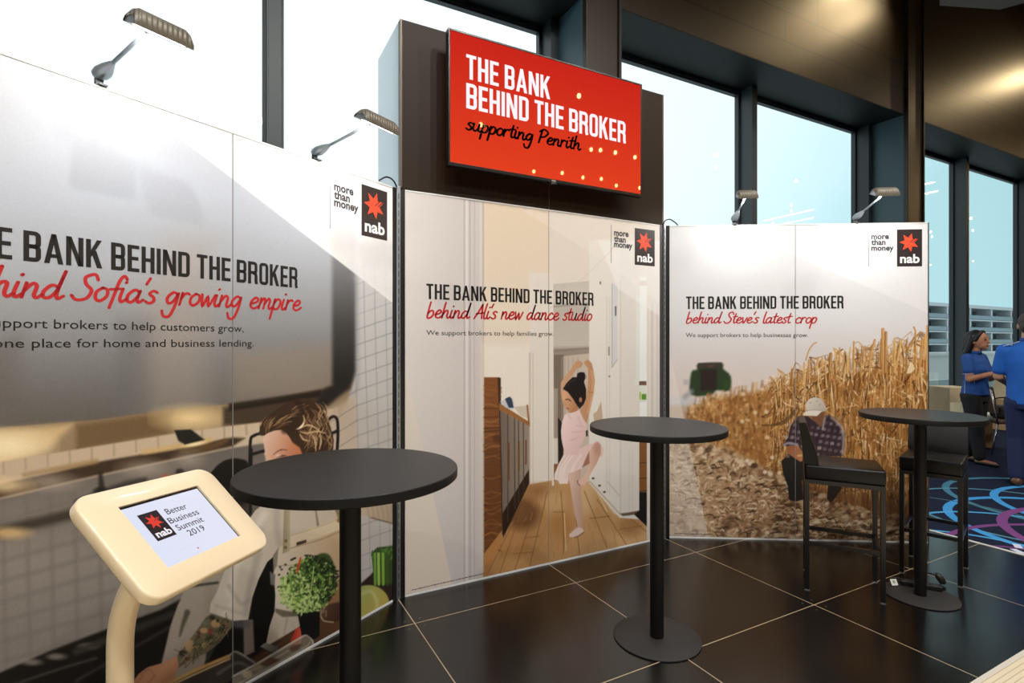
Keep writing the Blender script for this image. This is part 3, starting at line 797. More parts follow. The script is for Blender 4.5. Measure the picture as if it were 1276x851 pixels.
    for k in range(40):
        x, y = 463 + 27 * R.rand(), 682 + 10 * R.rand(); p.stroke([(x, y), (x + R.normal(0, 3), y + 6)], 1.6, [(36, 56, 26), (86, 124, 52), (60, 90, 38)][R.randint(3)], 1)
    for x, c in ((467, (110, 150, 62)), (471.5, (150, 186, 88)), (477, (128, 170, 66)), (482, (60, 84, 38))):
        p.stroke([(x, 690), (x + .5, 728)], 3.4, c, 1.2)
    p.disc(459, 752, 26, 23, lin((445, 740), (478, 765), (168, 178, 104), (196, 170, 84)), 2)
    p.stroke([(446, 742), (462, 737), (470, 752), (466, 768)], 4, (206, 206, 148), 4, .7)
    # corporate light band across the top right corner
    p.fill([(215, 165), (205, -300), (700, -300), (700, 530), (490, 378)], (252, 252, 253), 1.6, .78)
    p.fill([(443, 300), (500, 300), (500, 384), (443, 346)], (214, 214, 216), 18, .4)
    p.noise(1.6)

def paint_studio(p):
    R = np.random.RandomState(5)
    p.fill(BIG, ramp_y((240, (216, 206, 194)), (430, (226, 216, 206)), (600, (218, 208, 198))))
    # near wall and door casing, left
    p.fill([(480, 150), (604, 150), (604, 800), (480, 800)], lin((500, 400), (600, 400), (212, 206, 202), (202, 194, 192)), 1)
    p.fill([(480, 395), (504, 450), (567, 745), (567, 860), (480, 860)], lin((500, 600), (560, 700), (216, 206, 196), (226, 212, 198)), 1.2)
    for x, w, c in ((578.5, 1.2, (170, 162, 160)), (581.5, 2.5, (222, 216, 214)), (585.5, 1.3, (168, 160, 158)), (591, 1.5, (184, 176, 173)), (599, 3, (216, 208, 203)), (602.2, 1.6, (178, 162, 146))):
        p.stroke([(x, 150), (x, 800)], w, c, 1.2, .8)
    p.fill([(596, 380), (602, 380), (602, 800), (596, 800)], (206, 196, 188), 2, .8)
    # room beyond
    p.fill([(603, 150), (685, 150), (685, 620), (603, 620)], lin((610, 300), (680, 480), (222, 204, 182), (226, 216, 202)), 1)
    p.fill([(603, 430), (663, 430), (663, 540), (603, 540)], (232, 224, 212), 14, .8)
    p.fill([(659, 340), (686, 340), (686, 604), (663, 606)], (224, 215, 205), 1.5)
    p.stroke([(660, 440), (660, 606)], 1.6, (176, 160, 144), 1.5, .7); p.stroke([(664, 440), (664, 605)], 1.2, (196, 184, 170), 1.2, .7)
    # timber floor
    fl = [(600, 730), (603, 712), (626, 664), (658, 604), (690, 598), (735, 600), (765, 640), (805, 648), (807, 690), (700, 800), (600, 800)]
    p.fill(fl, lin((640, 640), (760, 640), (178, 130, 82), (206, 164, 116)), 1.2)
    for x, y, rx, ry, c, a in ((650, 640, 22, 20, (96, 62, 36), .75), (672, 612, 18, 8, (128, 88, 52), .6), (690, 625, 14, 16, (214, 176, 126), .7), (728, 620, 12, 20, (222, 188, 146), .7), (700, 655, 14, 16, (176, 122, 66), .6), (785, 655, 16, 12, (150, 104, 62), .7), (640, 705, 24, 10, (206, 160, 104), .6), (735, 668, 20, 8, (196, 150, 100), .6), (750, 650, 16, 14, (186, 140, 92), .5)):
        p.disc(x, y, rx, ry, c, 12, a)
    for pts in (((604, 722), (640, 650)), ((622, 716), (652, 628)), ((641, 711), (664, 640)), ((660, 705), (682, 612)), ((704, 684), (699, 612)), ((702, 690), (702, 640)), ((722, 690), (714, 612)), ((756, 682), (728, 612)), ((780, 678), (744, 622)), ((805, 662), (756, 622)), ((735, 646), (760, 643)), ((690, 638), (702, 638)), ((655, 670), (672, 668)), ((772, 660), (800, 655)), ((640, 690), (663, 688))):
        p.stroke(pts, 1.0, (132, 90, 52), 1.1, .75)
    p.stroke([(703, 640), (705, 685)], 1.6, (240, 214, 172), 1.4, .7); p.stroke([(744, 612), (756, 637)], 1.4, (238, 214, 176), 1.2, .7)
    for k in range(120):
        x, y = R.uniform(606, 803), R.uniform(612, 715)
        p.stroke([(x, y), (x + (700 - x) * .06, y - R.uniform(5, 12))], .8, (150, 104, 60) if R.rand() < .6 else (220, 180, 130), 1.2, .35)
    # sideboard
    p.fill([(603, 470), (622.5, 470), (626, 530), (626, 666), (603, 708)], lin((604, 500), (626, 560), (128, 78, 42), (104, 62, 34)), 1.2)
    for k in range(46):
        y = R.uniform(474, 690); p.stroke([(603, y), (612, y + R.normal(0, 4)), (625, y + R.normal(0, 3))], R.uniform(.6, 2), [(150, 98, 56), (84, 48, 26), (166, 112, 66)][R.randint(3)], 1.4, .55)
    for y in (534, 538, 630): p.stroke([(603, y), (625, y - 2)], 1.4, (70, 38, 20), 1.2, .7)
    p.disc(620, 546, 6, 5, (78, 44, 24), 3, .7)
    p.fill([(620, 470), (624, 471), (624, 512), (621.5, 512)], (62, 42, 28), 1)
    p.fill([(603, 690), (626, 660), (626, 672), (603, 722)], (180, 126, 74), 1.5)
    p.fill([(622, 502), (641, 514), (660, 526), (660, 532), (641, 521), (622, 511)], (152, 102, 58), 1)
    p.fill([(622.5, 511), (641, 521), (659.5, 531), (659.5, 600), (627, 668), (626, 600)], lin((624, 560), (658, 560), (112, 98, 88), (150, 136, 122)), 1)
    p.fill([(626, 640), (659, 585), (659.5, 602), (627, 670)], (44, 28, 18), 1.5)
    for x, a, b in ((632.5, 516, 650), (641, 521, 634), (646, 524, 626), (652, 527, 616)):
        p.stroke([(x, a), (x + .4, b)], 1.1, (70, 58, 50), .9)
    for x, a, b in ((634, 552, 598), (646.5, 550, 586), (655.3, 549, 578)): p.stroke([(x, a), (x, b)], 1.8, (112, 62, 34), .8)
    p.stroke([(622.6, 512), (626.5, 666)], 1.4, (52, 40, 34), 1)
    p.fill([(623, 500), (631, 497), (640, 500), (640, 510), (630, 508)], (196, 196, 202), 1.2); p.fill([(629, 497), (635, 494), (638, 497), (640, 508), (634, 508)], (50, 62, 84), 1.2)
    p.fill([(640, 507), (658, 505), (658, 522), (648, 517)], (206, 194, 176), 1.2); p.stroke([(657, 505), (659, 528)], 2, (146, 96, 54), 1)
    # doorway
    p.fill([(688, 354), (735, 350), (735, 598), (690, 598)], ramp_y((350, (196, 188, 178)), (376, (206, 198, 188)), (380, (184, 176, 166)), (430, (196, 186, 174)), (438, (150, 138, 126)), (520, (178, 162, 146))), 1.2)
    p.stroke([(690, 382), (735, 378)], 2, (152, 144, 136), 1.6, .8); p.stroke([(690, 437), (735, 434)], 3, (134, 122, 112), 2, .8)
    p.fill([(690, 442), (703, 442), (703, 598), (690, 598)], (120, 106, 94), 2); p.fill([(702, 444), (736, 440), (736, 598), (702, 598)], (202, 188, 174), 2, .9)
    for x in (700, 704, 708, 714, 720): p.stroke([(x, 446), (x, 560)], 1.6, (166, 150, 136), 2, .6)
    p.fill([(689, 484), (695, 484), (695, 550), (689, 550)], (160, 146, 132), 1.5); p.fill([(689, 546), (695, 546), (695, 580), (689, 580)], (216, 208, 196), 1.5)
    p.fill([(695, 520), (703, 530), (704, 566), (696, 578)], (36, 30, 28), 1.5); p.fill([(689, 578), (697, 578), (694, 599), (689, 599)], (132, 84, 48), 1.5)
    p.stroke([(688, 350), (689, 604)], 2.4, (226, 218, 208), 1.2)
    # white door and passage at the right
    p.fill([(734, 300), (806, 290), (806, 648), (772, 645), (734, 602)], lin((740, 500), (800, 500), (226, 220, 212), (220, 214, 208)), 1.2)
    p.fill([(773, 300), (797, 300), (797, 640), (773, 645)], (218, 212, 205), 1.2)
    for x, y0, y1, a in ((756, 370, 612, .5), (759.5, 370, 614, .4), (773, 350, 640, .7), (784, 560, 640, .4), (788, 560, 640, .4)):
        p.stroke([(x, y0), (x, y1)], 1.1, (190, 182, 174), 1.2, a)
    p.fill([(762, 352), (770, 358), (769, 448), (762, 458)], (206, 206, 206), 1); p.stroke([(762.5, 354), (762.5, 458), (769, 448)], 1, (170, 170, 170), .9, smooth=0)
    p.fill([(766, 382), (768, 381), (768, 393), (766.3, 394)], (88, 88, 90), .8); p.fill([(757.8, 432), (759.8, 432), (759.8, 443), (757.8, 443)], (150, 142, 134), .8)
    p.disc(759.3, 469, 1, 1, (90, 84, 78), .8); p.disc(748, 352.5, 1, 2, (120, 112, 106), .8)
    p.stroke([(757, 600), (772, 618)], 1.6, (196, 186, 176), 1.2, .8); p.stroke([(735, 600), (772, 640)], 1.6, (172, 150, 128), 1.4, .7)
    for x, y in ((739, 596), (747, 605), (753, 613)): p.disc(x, y, 1.6, 1.2, (40, 36, 34), .9)
    p.fill([(772, 640), (786, 638), (796, 636), (796, 640), (785, 642), (776, 643)], (104, 88, 74), 1.4)
    p.fill([(793, 358), (797, 372), (797, 480), (792, 480)], (222, 226, 222), 4, .8)
    p.fill([(797, 345), (806, 345), (806, 620), (797, 620)], (234, 236, 234), 1)
    p.fill([(796.5, 350), (806, 350), (806, 356), (796.5, 356)], (204, 194, 184), .9)
    p.fill([(796.3, 475), (805.4, 475), (805.4, 501), (796.3, 501)], (214, 220, 210), .8); p.fill([(796.3, 475), (805.4, 475), (805.4, 480), (796.3, 480)], (110, 84, 60), .8)
    p.fill([(799.5, 491), (805.2, 491), (805.2, 498), (799.5, 498)], (92, 142, 48), .9); p.fill([(796.6, 488), (798.6, 488), (798.6, 498), (796.6, 498)], (168, 190, 84), .9)
    p.fill([(796.5, 550), (806, 550), (806, 613), (796.5, 613)], (128, 84, 46), .9)
    for y in (577, 596, 612): p.stroke([(797, y), (806, y - .6)], 1, (72, 44, 24), .8)
    p.fill([(796.5, 613), (806, 613), (806, 656), (790, 641), (796.5, 636)], (28, 27, 26), 1)
    p.fill([(806, 150), (840, 150), (840, 800), (806, 800)], (214, 206, 200), .9)
    for x, c in ((809, (226, 219, 213)), (812.5, (192, 182, 176)), (816, (222, 214, 208)), (819, (200, 190, 184))): p.stroke([(x, 380), (x, 700)], 1.6, c, 1.2, .7)
    # child in a pale pink leotard
    z1, z2 = zoom(685, 440, 7.0875), zoom(685, 550, 6.55)
    skin = lin((700, 480), (740, 480), (204, 160, 126), (188, 138, 102))
    p.fill([(739, 516), (744, 512), (749, 500), (751, 520), (748, 535), (742, 535)], (188, 160, 130), 1, .85)
    p.fill(z2((70, 190), (110, 110), (190, 85), (300, 30), (400, 0), (440, 60), (430, 130), (330, 60), (320, 110), (262, 220), (220, 250), (150, 264), (148, 345), (80, 347), (70, 322), (35, 312), (40, 262)), lin((695, 590), (730, 560), (236, 216, 210), (226, 196, 190)), 1.4)
    for k in range(26):
        x = R.uniform(60, 230); p.stroke(z2((x + 60, 110), (x, 200), (x - 20, 250 + 60 * R.rand())), .8, (216, 190, 184) if k % 2 else (246, 232, 226), 1.2, .5)
    p.fill(z2((145, 262), (200, 248), (250, 222), (256, 330), (254, 430), (264, 560), (270, 690), (276, 735), (236, 766), (200, 782), (160, 778), (158, 757), (195, 726), (226, 690), (205, 600), (185, 480), (165, 350)), lin((708, 620), (726, 620), (222, 192, 178), (196, 158, 140)), 1.0)
    p.fill(z2((160, 757), (196, 724), (240, 700), (272, 715), (276, 735), (236, 766), (200, 782), (162, 779)), (228, 204, 196), 1.0)
    p.stroke(z2((200, 784), (240, 768), (276, 742)), 1.1, (112, 70, 44), 1, .8)
    p.fill(z2((328, 75), (350, 30), (385, 2), (415, 25), (418, 100), (388, 170), (345, 242), (310, 310), (288, 355), (245, 357), (226, 325), (258, 302), (300, 250), (320, 180), (312, 120)), lin((732, 570), (748, 570), (222, 186, 168), (196, 150, 130)), 1.0)
    p.fill(z2((320, 80), (325, 180), (262, 215), (280, 170)), (150, 96, 70), 1.5, .8)
    p.stroke(z2((228, 318), (228, 340), (245, 358)), 1, (88, 58, 50), .9, .8)
    p.disc(*z2((385, 60))[0], 4, 7, (184, 140, 126), 4, .7)
    p.fill(z1((155, 530), (200, 524), (263, 502), (290, 570), (326, 630), (322, 700), (300, 765), (262, 850), (250, 900), (120, 900), (122, 850), (103, 760), (98, 690), (108, 610), (128, 550)), lin((700, 530), (728, 540), (236, 212, 208), (224, 190, 188)), 1.0)
    for pts in (((240, 640), (290, 650)), ((200, 700), (290, 690)), ((180, 770), (260, 740)), ((160, 540), (190, 580)), ((250, 560), (280, 640))): p.stroke(z1(*pts), 1.6, (206, 172, 170), 2, .6)
    p.fill(z1((215, 100), (150, 190), (98, 260), (96, 330), (104, 400), (125, 470), (150, 520), (140, 470), (120, 400), (118, 330), (150, 262), (200, 195), (240, 135), (275, 128), (292, 100), (285, 78), (250, 64), (222, 80)), skin, 1.0)
    p.fill(z1((300, 78), (340, 56), (370, 90), (385, 150), (398, 240), (390, 330), (375, 410), (350, 520), (326, 624), (300, 585), (264, 510), (290, 470), (318, 400), (334, 310), (340, 200), (336, 130), (308, 100)), skin, 1.0)
    p.stroke(z1((372, 160), (382, 250), (372, 380), (340, 520)), 3, (214, 170, 134), 3, .6); p.stroke(z1((345, 340), (385, 350)), .9, (140, 92, 64), 1, .6)
    p.fill(z1((116, 330), (150, 335), (205, 385), (245, 440), (258, 480), (236, 512), (180, 530), (155, 502), (140, 472), (130, 430), (112, 390), (108, 360)), lin((702, 498), (720, 505), (214, 166, 130), (176, 122, 84)), 1.0)
    p.fill(z1((115, 315), (150, 262), (200, 212), (238, 212), (242, 180), (270, 166), (306, 170), (320, 210), (302, 252), (322, 320), (320, 400), (300, 452), (266, 492), (240, 462), (205, 405), (160, 345)), (30, 24, 24), 1.0)
    p.stroke(z1((150, 290), (190, 250), (230, 235)), 1.2, (70, 60, 60), 1.2, .7); p.disc(*z1((318, 212))[0], 1.2, 1.2, (150, 140, 140), .8)
    p.disc(*z1((272, 412))[0], 1.8, 3.2, (170, 116, 82), .9); p.stroke(z1((140, 412), (165, 408), (185, 422)), 1.1, (50, 32, 28), .8)
    p.stroke(z1((148, 485), (165, 492)), 1.2, (150, 74, 62), .9); p.stroke(z1((128, 420), (136, 460)), 1, (176, 124, 92), 1, .7); p.stroke(z1((262, 490), (292, 440)), 1.2, (60, 52, 52), 1, .8)
    p.fill(z1((318, 682), (336, 682), (336, 735), (320, 735)), (44, 36, 32), .9)
    # soft corporate facets over the top
    p.fill([(603, 245), (640, 255), (760, 330), (840, 392), (840, 150), (604, 150)], (236, 228, 220), 1.5, .30)
    p.fill([(745, 300), (840, 300), (840, 405), (800, 380), (770, 360)], (240, 240, 240), 3, .45)
    p.stroke([(686, 384), (752, 322), (770, 300)], 1, (198, 188, 178), 1, .35)
    p.noise(1.4)

def paint_field(p):
    R = np.random.RandomState(11)
    p.fill(BIG, ramp_y((270, (222, 223, 227)), (400, (218, 217, 220)), (450, (216, 208, 206)), (500, (222, 204, 194)), (560, (206, 178, 150))))
    z3 = zoom(835, 440, 5.32); z6 = zoom(985, 400, 6.549); zf = zoom(965, 485, 5.67)
    p.fill([(830, 492), (880, 498), (880, 540), (830, 540)], (196, 200, 208), 12, .8); p.fill([(830, 505), (862, 505), (862, 560), (830, 560)], (190, 164, 142), 8, .9)
    # harvester far off
    p.fill(z3((140, 130), (178, 108), (190, 72), (340, 66), (352, 104), (402, 155), (392, 250), (310, 245), (270, 275), (138, 275)), (44, 62, 38), 4.5, smooth=3)
    p.fill(z3((185, 66), (342, 62), (346, 92), (182, 96)), (62, 56, 54), 3); p.fill(z3((198, 108), (312, 108), (308, 240), (202, 250)), (44, 34, 32), 4)
    p.fill(z3((250, 80), (290, 80), (288, 92), (250, 92)), (110, 64, 48), 2, .8); p.fill(z3((350, 180), (392, 175), (388, 240), (352, 240)), (50, 74, 38), 4); p.fill(z3((90, 175), (125, 175), (125, 210), (90, 210)), (176, 176, 180), 4, .8)
    p.stroke(z3((100, 290), (140, 255)), 6, (150, 152, 160), 5, .7)
    # standing maize: massed ochre with stalks and blades
    mass = [(853, 522), (862, 500), (885, 488), (905, 485), (925, 482), (945, 478), (965, 474), (985, 470), (998, 464), (1008, 455), (1022, 452), (1036, 447), (1050, 450), (1066, 442), (1082, 440), (1100, 430), (1116, 428), (1132, 428), (1150, 418), (1175, 412), (1175, 660), (1080, 640), (1000, 610), (960, 585), (915, 560), (870, 545), (853, 540)]
    p.fill([(a, b + (0 if b > 530 else 9 + max(0, (a - 960) * .10))) for a, b in mass], lin((870, 520), (1140, 520), (172, 120, 68), (150, 98, 46)), 9)
    p.fill([(855, 515), (900, 500), (960, 560), (990, 600), (1000, 640), (930, 575), (860, 548)], (140, 88, 44), 14, .6)
    pal = [(72, 42, 18), (108, 68, 30), (148, 98, 48), (184, 132, 72), (210, 162, 100), (230, 192, 136), (246, 224, 184)]
    def top(x): return np.interp(x, [850, 865, 905, 945, 985, 1008, 1050, 1100, 1132, 1157], [520, 498, 484, 477, 466, 452, 440, 428, 422, 412])
    def base(x): return np.interp(x, [850, 905, 960, 1000, 1040, 1160], [540, 560, 590, 615, 640, 655])
    for j in range(700):                      # out-of-focus part, left
        x = R.uniform(856, 1000); y = R.uniform(top(x) - 2, base(x)); c = pal[R.randint(1, 6)]
        p.stroke([(x, y), (x + R.normal(0, 1.5), y + R.uniform(4, 14))], R.uniform(1.2, 3.0), c, 2.6, .45)
    for j in range(260):
        x = R.uniform(858, 1000); y = R.uniform(top(x) + 4, base(x)); r = R.uniform(.8, 2.4)
        p.disc(x, y, r, r, pal[R.randint(3, 7)] if R.rand() < .6 else pal[R.randint(0, 2)], 2, .4)
    for x, y in ((926, 491), (941, 514), (968, 519), (925, 525), (956, 545), (963, 556), (955, 513), (984, 500)): p.disc(x, y, 2.6, 2.6, (232, 206, 170), 2, .8)
    for j in range(4200):                     # sharp part
        x = R.uniform(962, 1166); t = R.rand(); y = top(x) - 4 + (base(x) - top(x)) * t
        L = R.uniform(8, 30); lean = R.normal(0, 2.4)
        k = min(6, max(0, int(R.normal(3.7 - 1.0 * t, 1.9)))); c = pal[k]
        if k > 4 and R.rand() < .5: L *= .4
        if R.rand() < .75: pts = [(x, y), (x + lean * .5, y + L * .5), (x + lean, y + L)]
        else: pts = [(x, y), (x + R.normal(0, 7), y + R.uniform(-6, 6)), (x + R.normal(0, 9), y + R.uniform(2, 16))]
        p.stroke(pts, [.4, R.uniform(.8, 2.1), .4], c, .9, .85, smooth=2)
    for pts, w in (  # individual stalks against the sky
        (((125, 320), (150, 240), (185, 190), (212, 175)), 1.4), (((215, 400), (222, 310)), 2.4), (((318, 400), (328, 270)), 4), (((375, 420), (362, 232)), 1.8), (((398, 420), (400, 218)), 1.6), (((462, 420), (470, 320)), 3.4), (((470, 320), (488, 215)), 1.4),
        (((515, 420), (517, 170)), 2.2), (((530, 180), (556, 172), (590, 215), (600, 270)), 1), (((550, 330), (580, 275)), 1.6), (((640, 440), (655, 280), (688, 156)), 2.8), (((620, 316), (650, 250)), 2.4), (((755, 420), (753, 70)), 4.2), (((772, 420), (778, 95)), 3.4), (((735, 330), (740, 150)), 2),
        (((780, 220), (830, 190)), 1.4), (((850, 420), (850, 142)), 2.6), (((862, 380), (902, 158)), 2.4), (((945, 400), (946, 155)), 2), (((950, 250), (990, 165), (1062, 92)), 2.4), (((1020, 400), (1020, 110), (1006, 50)), 2), (((1050, 420), (1078, 150)), 3), (((1112, 420), (1114, 40)), 2.6), (((1090, 300), (1100, 120)), 3),
        (((110, 480), (112, 345)), 2.4), (((150, 470), (150, 320)), 2.6), (((60, 500), (62, 420)), 3), (((12, 520), (14, 395)), 2.6), (((262, 400), (262, 310)), 2), (((285, 400), (285, 315)), 2), (((1000, 420), (985, 330), (960, 430)), 3), (((820, 270), (800, 290)), 2)):
        q = z6(*pts); p.stroke(q, w, pal[R.randint(2, 5)], 1.0, .95); p.stroke([(a + .7, b) for a, b in q], w * .35, (226, 186, 126), .8, .7)
    p.fill(z6((945, 430), (975, 330), (1000, 350), (1015, 390), (985, 425)), (238, 216, 180), 1.2, .9)
    p.stroke(zf((0, 250), (80, 215), (160, 130)), 2.4, (92, 62, 36), 1.6, .8); p.stroke([(950, 530), (975, 528), (990, 515)], 2, (92, 62, 36), 1.8, .8)
    # stubble on the ground
    ground = [(800, 552), (853, 545), (905, 560), (955, 585), (1000, 612), (1060, 640), (1175, 655), (1175, 760), (800, 760)]
    p.fill(ground, lin((870, 560), (960, 670), (196, 164, 130), (148, 110, 78)), 8)
    p.fill([(960, 590), (1175, 640), (1175, 760), (980, 760)], (104, 66, 38), 20, .7)
    gp = [(52, 34, 22), (84, 56, 34), (120, 86, 56), (156, 120, 84), (190, 156, 120), (214, 186, 152), (234, 214, 184)]
    def gtop(x): return np.interp(x, [830, 853, 905, 955, 1000, 1060, 1160], [548, 546, 560, 584, 606, 630, 650])
    for j in range(700):
        x = R.uniform(832, 1160); y = gtop(x) + abs(R.normal(0, 16)); r = R.uniform(1, 3.4)
        p.disc(x, y, r * 1.3, r, gp[R.randint(2, 7)] if R.rand() < .78 else gp[R.randint(0, 2)], 2.0, .6)
    for j in range(3600):
        x = R.uniform(830, 1160); y = gtop(x) + 12 + (690 - gtop(x)) * R.rand() ** .9
        far = np.exp(-((y - 620) / 26) ** 2)
        a = R.normal(0, .7); L = R.uniform(2, 8) * (1 + .5 * (1 - far)); dark = (x - 834) / 330 * 1.4
        k = int(np.clip(R.normal(4.7 - dark * .9, 2.0), 0, 6))
        p.stroke([(x, y), (x + L * math.cos(a) * .5, y + L * math.sin(a) * .5 - R.uniform(-1, 1.5)), (x + L * math.cos(a), y + L * math.sin(a))], [.5, R.uniform(.8, 2.2) * (1.7 - .8 * far), .4], gp[k], .8 + 1.6 * (1 - far), .8, smooth=2)
    for j in range(420):
        x = R.uniform(832, 1160); y = gtop(x) + 18 + (678 - gtop(x) - 18) * R.rand(); a = R.normal(0.15, .5); L = R.uniform(6, 17); k = R.randint(0, 7)
        if k == 3: k = 6
        p.stroke([(x, y), (x + L * .5, y - R.uniform(0, 2.5)), (x + L * math.cos(a), y + L * math.sin(a) * .5)], [.5, R.uniform(1.4, 3.0), .5], gp[k], 1.1, .8, smooth=3)
    for j in range(60):
        x = R.uniform(836, 1160); y = R.uniform(645, 675); r = R.uniform(2, 5)
        p.disc(x, y, r * 1.3, r, gp[R.randint(0, 7)], 3, .5)
    for x, y in ((931, 574), (934, 578), (962, 570), (971, 589), (956, 664), (967, 667), (953, 588)): p.disc(x, y, 2.6, 2.4, (238, 218, 190), 1.6, .8)
    # crouching farmer
    p.fill(zf((380, 655), (485, 655), (470, 710), (420, 780), (395, 800), (370, 775)), (38, 30, 26), 1.2)
    p.fill(zf((48, 510), (100, 455), (150, 478), (240, 500), (330, 480), (460, 480), (485, 600), (480, 670), (330, 670), (190, 645), (198, 700), (208, 775), (150, 795), (103, 782), (95, 690), (62, 600)), (32, 28, 27), 1.2)
    p.fill(zf((240, 160), (350, 150), (358, 205), (330, 262), (285, 245)), (126, 82, 56), 1)
    shirt = zf((150, 205), (190, 185), (240, 192), (330, 268), (362, 180), (402, 192), (462, 250), (497, 320), (495, 400), (486, 472), (330, 475), (222, 472), (190, 430), (170, 395), (82, 402), (64, 396), (98, 330), (112, 265))
    p.fill(shirt, (52, 38, 46), 1.0)
    for k in range(150):
        u, v = R.uniform(75, 490), R.uniform(190, 468)
        gx, gy = round((u + .25 * v) / 42) * 42 - .25 * v, round((v - .15 * u) / 46) * 46 + .15 * u
        if gx < 150 and gy < 200 or gx + gy < 330 or gx > 480: continue
        x, y = zf((gx, gy))[0]
        if 222 < gx < 330 and gy > 180 and gy < 260: continue
        p.fill([(x - 2, y - 1.6), (x + 2, y - 2), (x + 2.1, y + 1.6), (x - 2, y + 2)], [(150, 136, 142), (176, 164, 166), (112, 92, 100)][k % 3], 1.6, .34)
    for u in range(90, 500, 42): p.stroke(zf((u + 60, 195), (u, 470)), .9, (96, 74, 78), 1, .35)
    p.stroke(zf((400, 200), (470, 265), (488, 350), (482, 460)), [2, 4, 3], (206, 190, 182), 2.4, .6); p.stroke(zf((340, 280), (356, 205)), 2.6, (170, 152, 150), 1.4, .8)
    p.stroke(zf((68, 395), (100, 380), (160, 392)), 3, (164, 156, 170), 1.5, .8)
    p.fill(zf((85, 402), (155, 398), (176, 430), (216, 450), (224, 490), (185, 512), (150, 492), (118, 470), (90, 442)), lin((982, 560), (1004, 572), (150, 92, 62), (188, 126, 86)), 1)
    p.stroke(zf((195, 400), (215, 450)), 2, (222, 186, 120), 1); p.stroke(zf((165, 470), (220, 462)), 2.4, (214, 172, 110), 1)
    p.fill(zf((204, 180), (226, 145), (220, 112), (242, 72), (290, 57), (340, 78), (364, 130), (358, 152), (330, 162), (300, 188), (250, 186), (224, 184)), lin((1004, 496), (1028, 512), (222, 212, 198), (190, 178, 164)), 1, smooth=3)
    p.fill(zf((202, 184), (222, 156), (262, 148), (336, 152), (300, 189), (250, 187)), (232, 222, 208), 1, .9); p.stroke(zf((222, 152), (280, 146), (340, 150)), .8, (160, 148, 134), .8, .8)
    for x, y in ((255, 95), (300, 85), (320, 110)): p.disc(*zf((x, y))[0], .9, .9, (150, 138, 124), .8, .7)
    # corporate facets
    p.fill([(800, 380), (838, 452), (885, 680), (800, 700)], (232, 226, 222), 1.2, .45)
    p.fill([(958, 305), (1175, 398), (1175, 200), (958, 200)], (240, 240, 242), 1.6, .35)
    p.noise(1.6)

def root_loc(o):
    while o.parent is not None: o = o.parent
    return Vector(o.location)
def wlink(name, bm, m, parent, smooth=False):
    """link a mesh built in world coordinates under a thing whose Empty carries no rotation"""
    t = root_loc(parent)
    for v in bm.verts: v.co -= t
    return link(name, bm, m, parent, smooth)

class Sheet:
    """any flat face: origin, U, V, N"""
    def __init__(self, o, U, V, N): self.o, self.U, self.V, self.N = [np.asarray(x, float) for x in (o, U, V, N)]
    def sz(self, px, py):
        P = on_plane(px, py, self.o, self.N) - self.o; return float(P @ self.U), float(P @ self.V)
    def frame(self): return (self.o, self.U, self.V, self.N)
def sheet_of(b): return Sheet(b.o, b.d, UPV, b.n)

# ------------------------------------------------------------------ lettering
def ribbon(pts, w):
    P = [np.asarray(p, float) for p in pts]; n = len(P); L, R = [], []
    for i in range(n):
        a = P[i] - P[i - 1] if i else P[1] - P[0]
        b = P[i + 1] - P[i] if i < n - 1 else a
        a = a / (np.linalg.norm(a) + 1e-9); b = b / (np.linalg.norm(b) + 1e-9)
        na, nb = np.array([-a[1], a[0]]), np.array([-b[1], b[0]])
        m = na + nb; m = m / (np.linalg.norm(m) + 1e-9); k = 1.0 / max(0.4, float(m @ na))
        ww = w[i] if isinstance(w, (list, tuple, np.ndarray)) else w
        L.append(P[i] + m * k * ww / 2); R.append(P[i] - m * k * ww / 2)
    return [[L[i], R[i], R[i + 1], L[i + 1]] for i in range(n - 1)]
def arc(cx, cy, r, a0, a1, n=5):
    return [(cx + r * math.cos(math.radians(a0 + (a1 - a0) * k / n)), cy + r * math.sin(math.radians(a0 + (a1 - a0) * k / n))) for k in range(n + 1)]
def rect(x0, y0, x1, y1): return [[(x0, y0), (x1, y0), (x1, y1), (x0, y1)]]

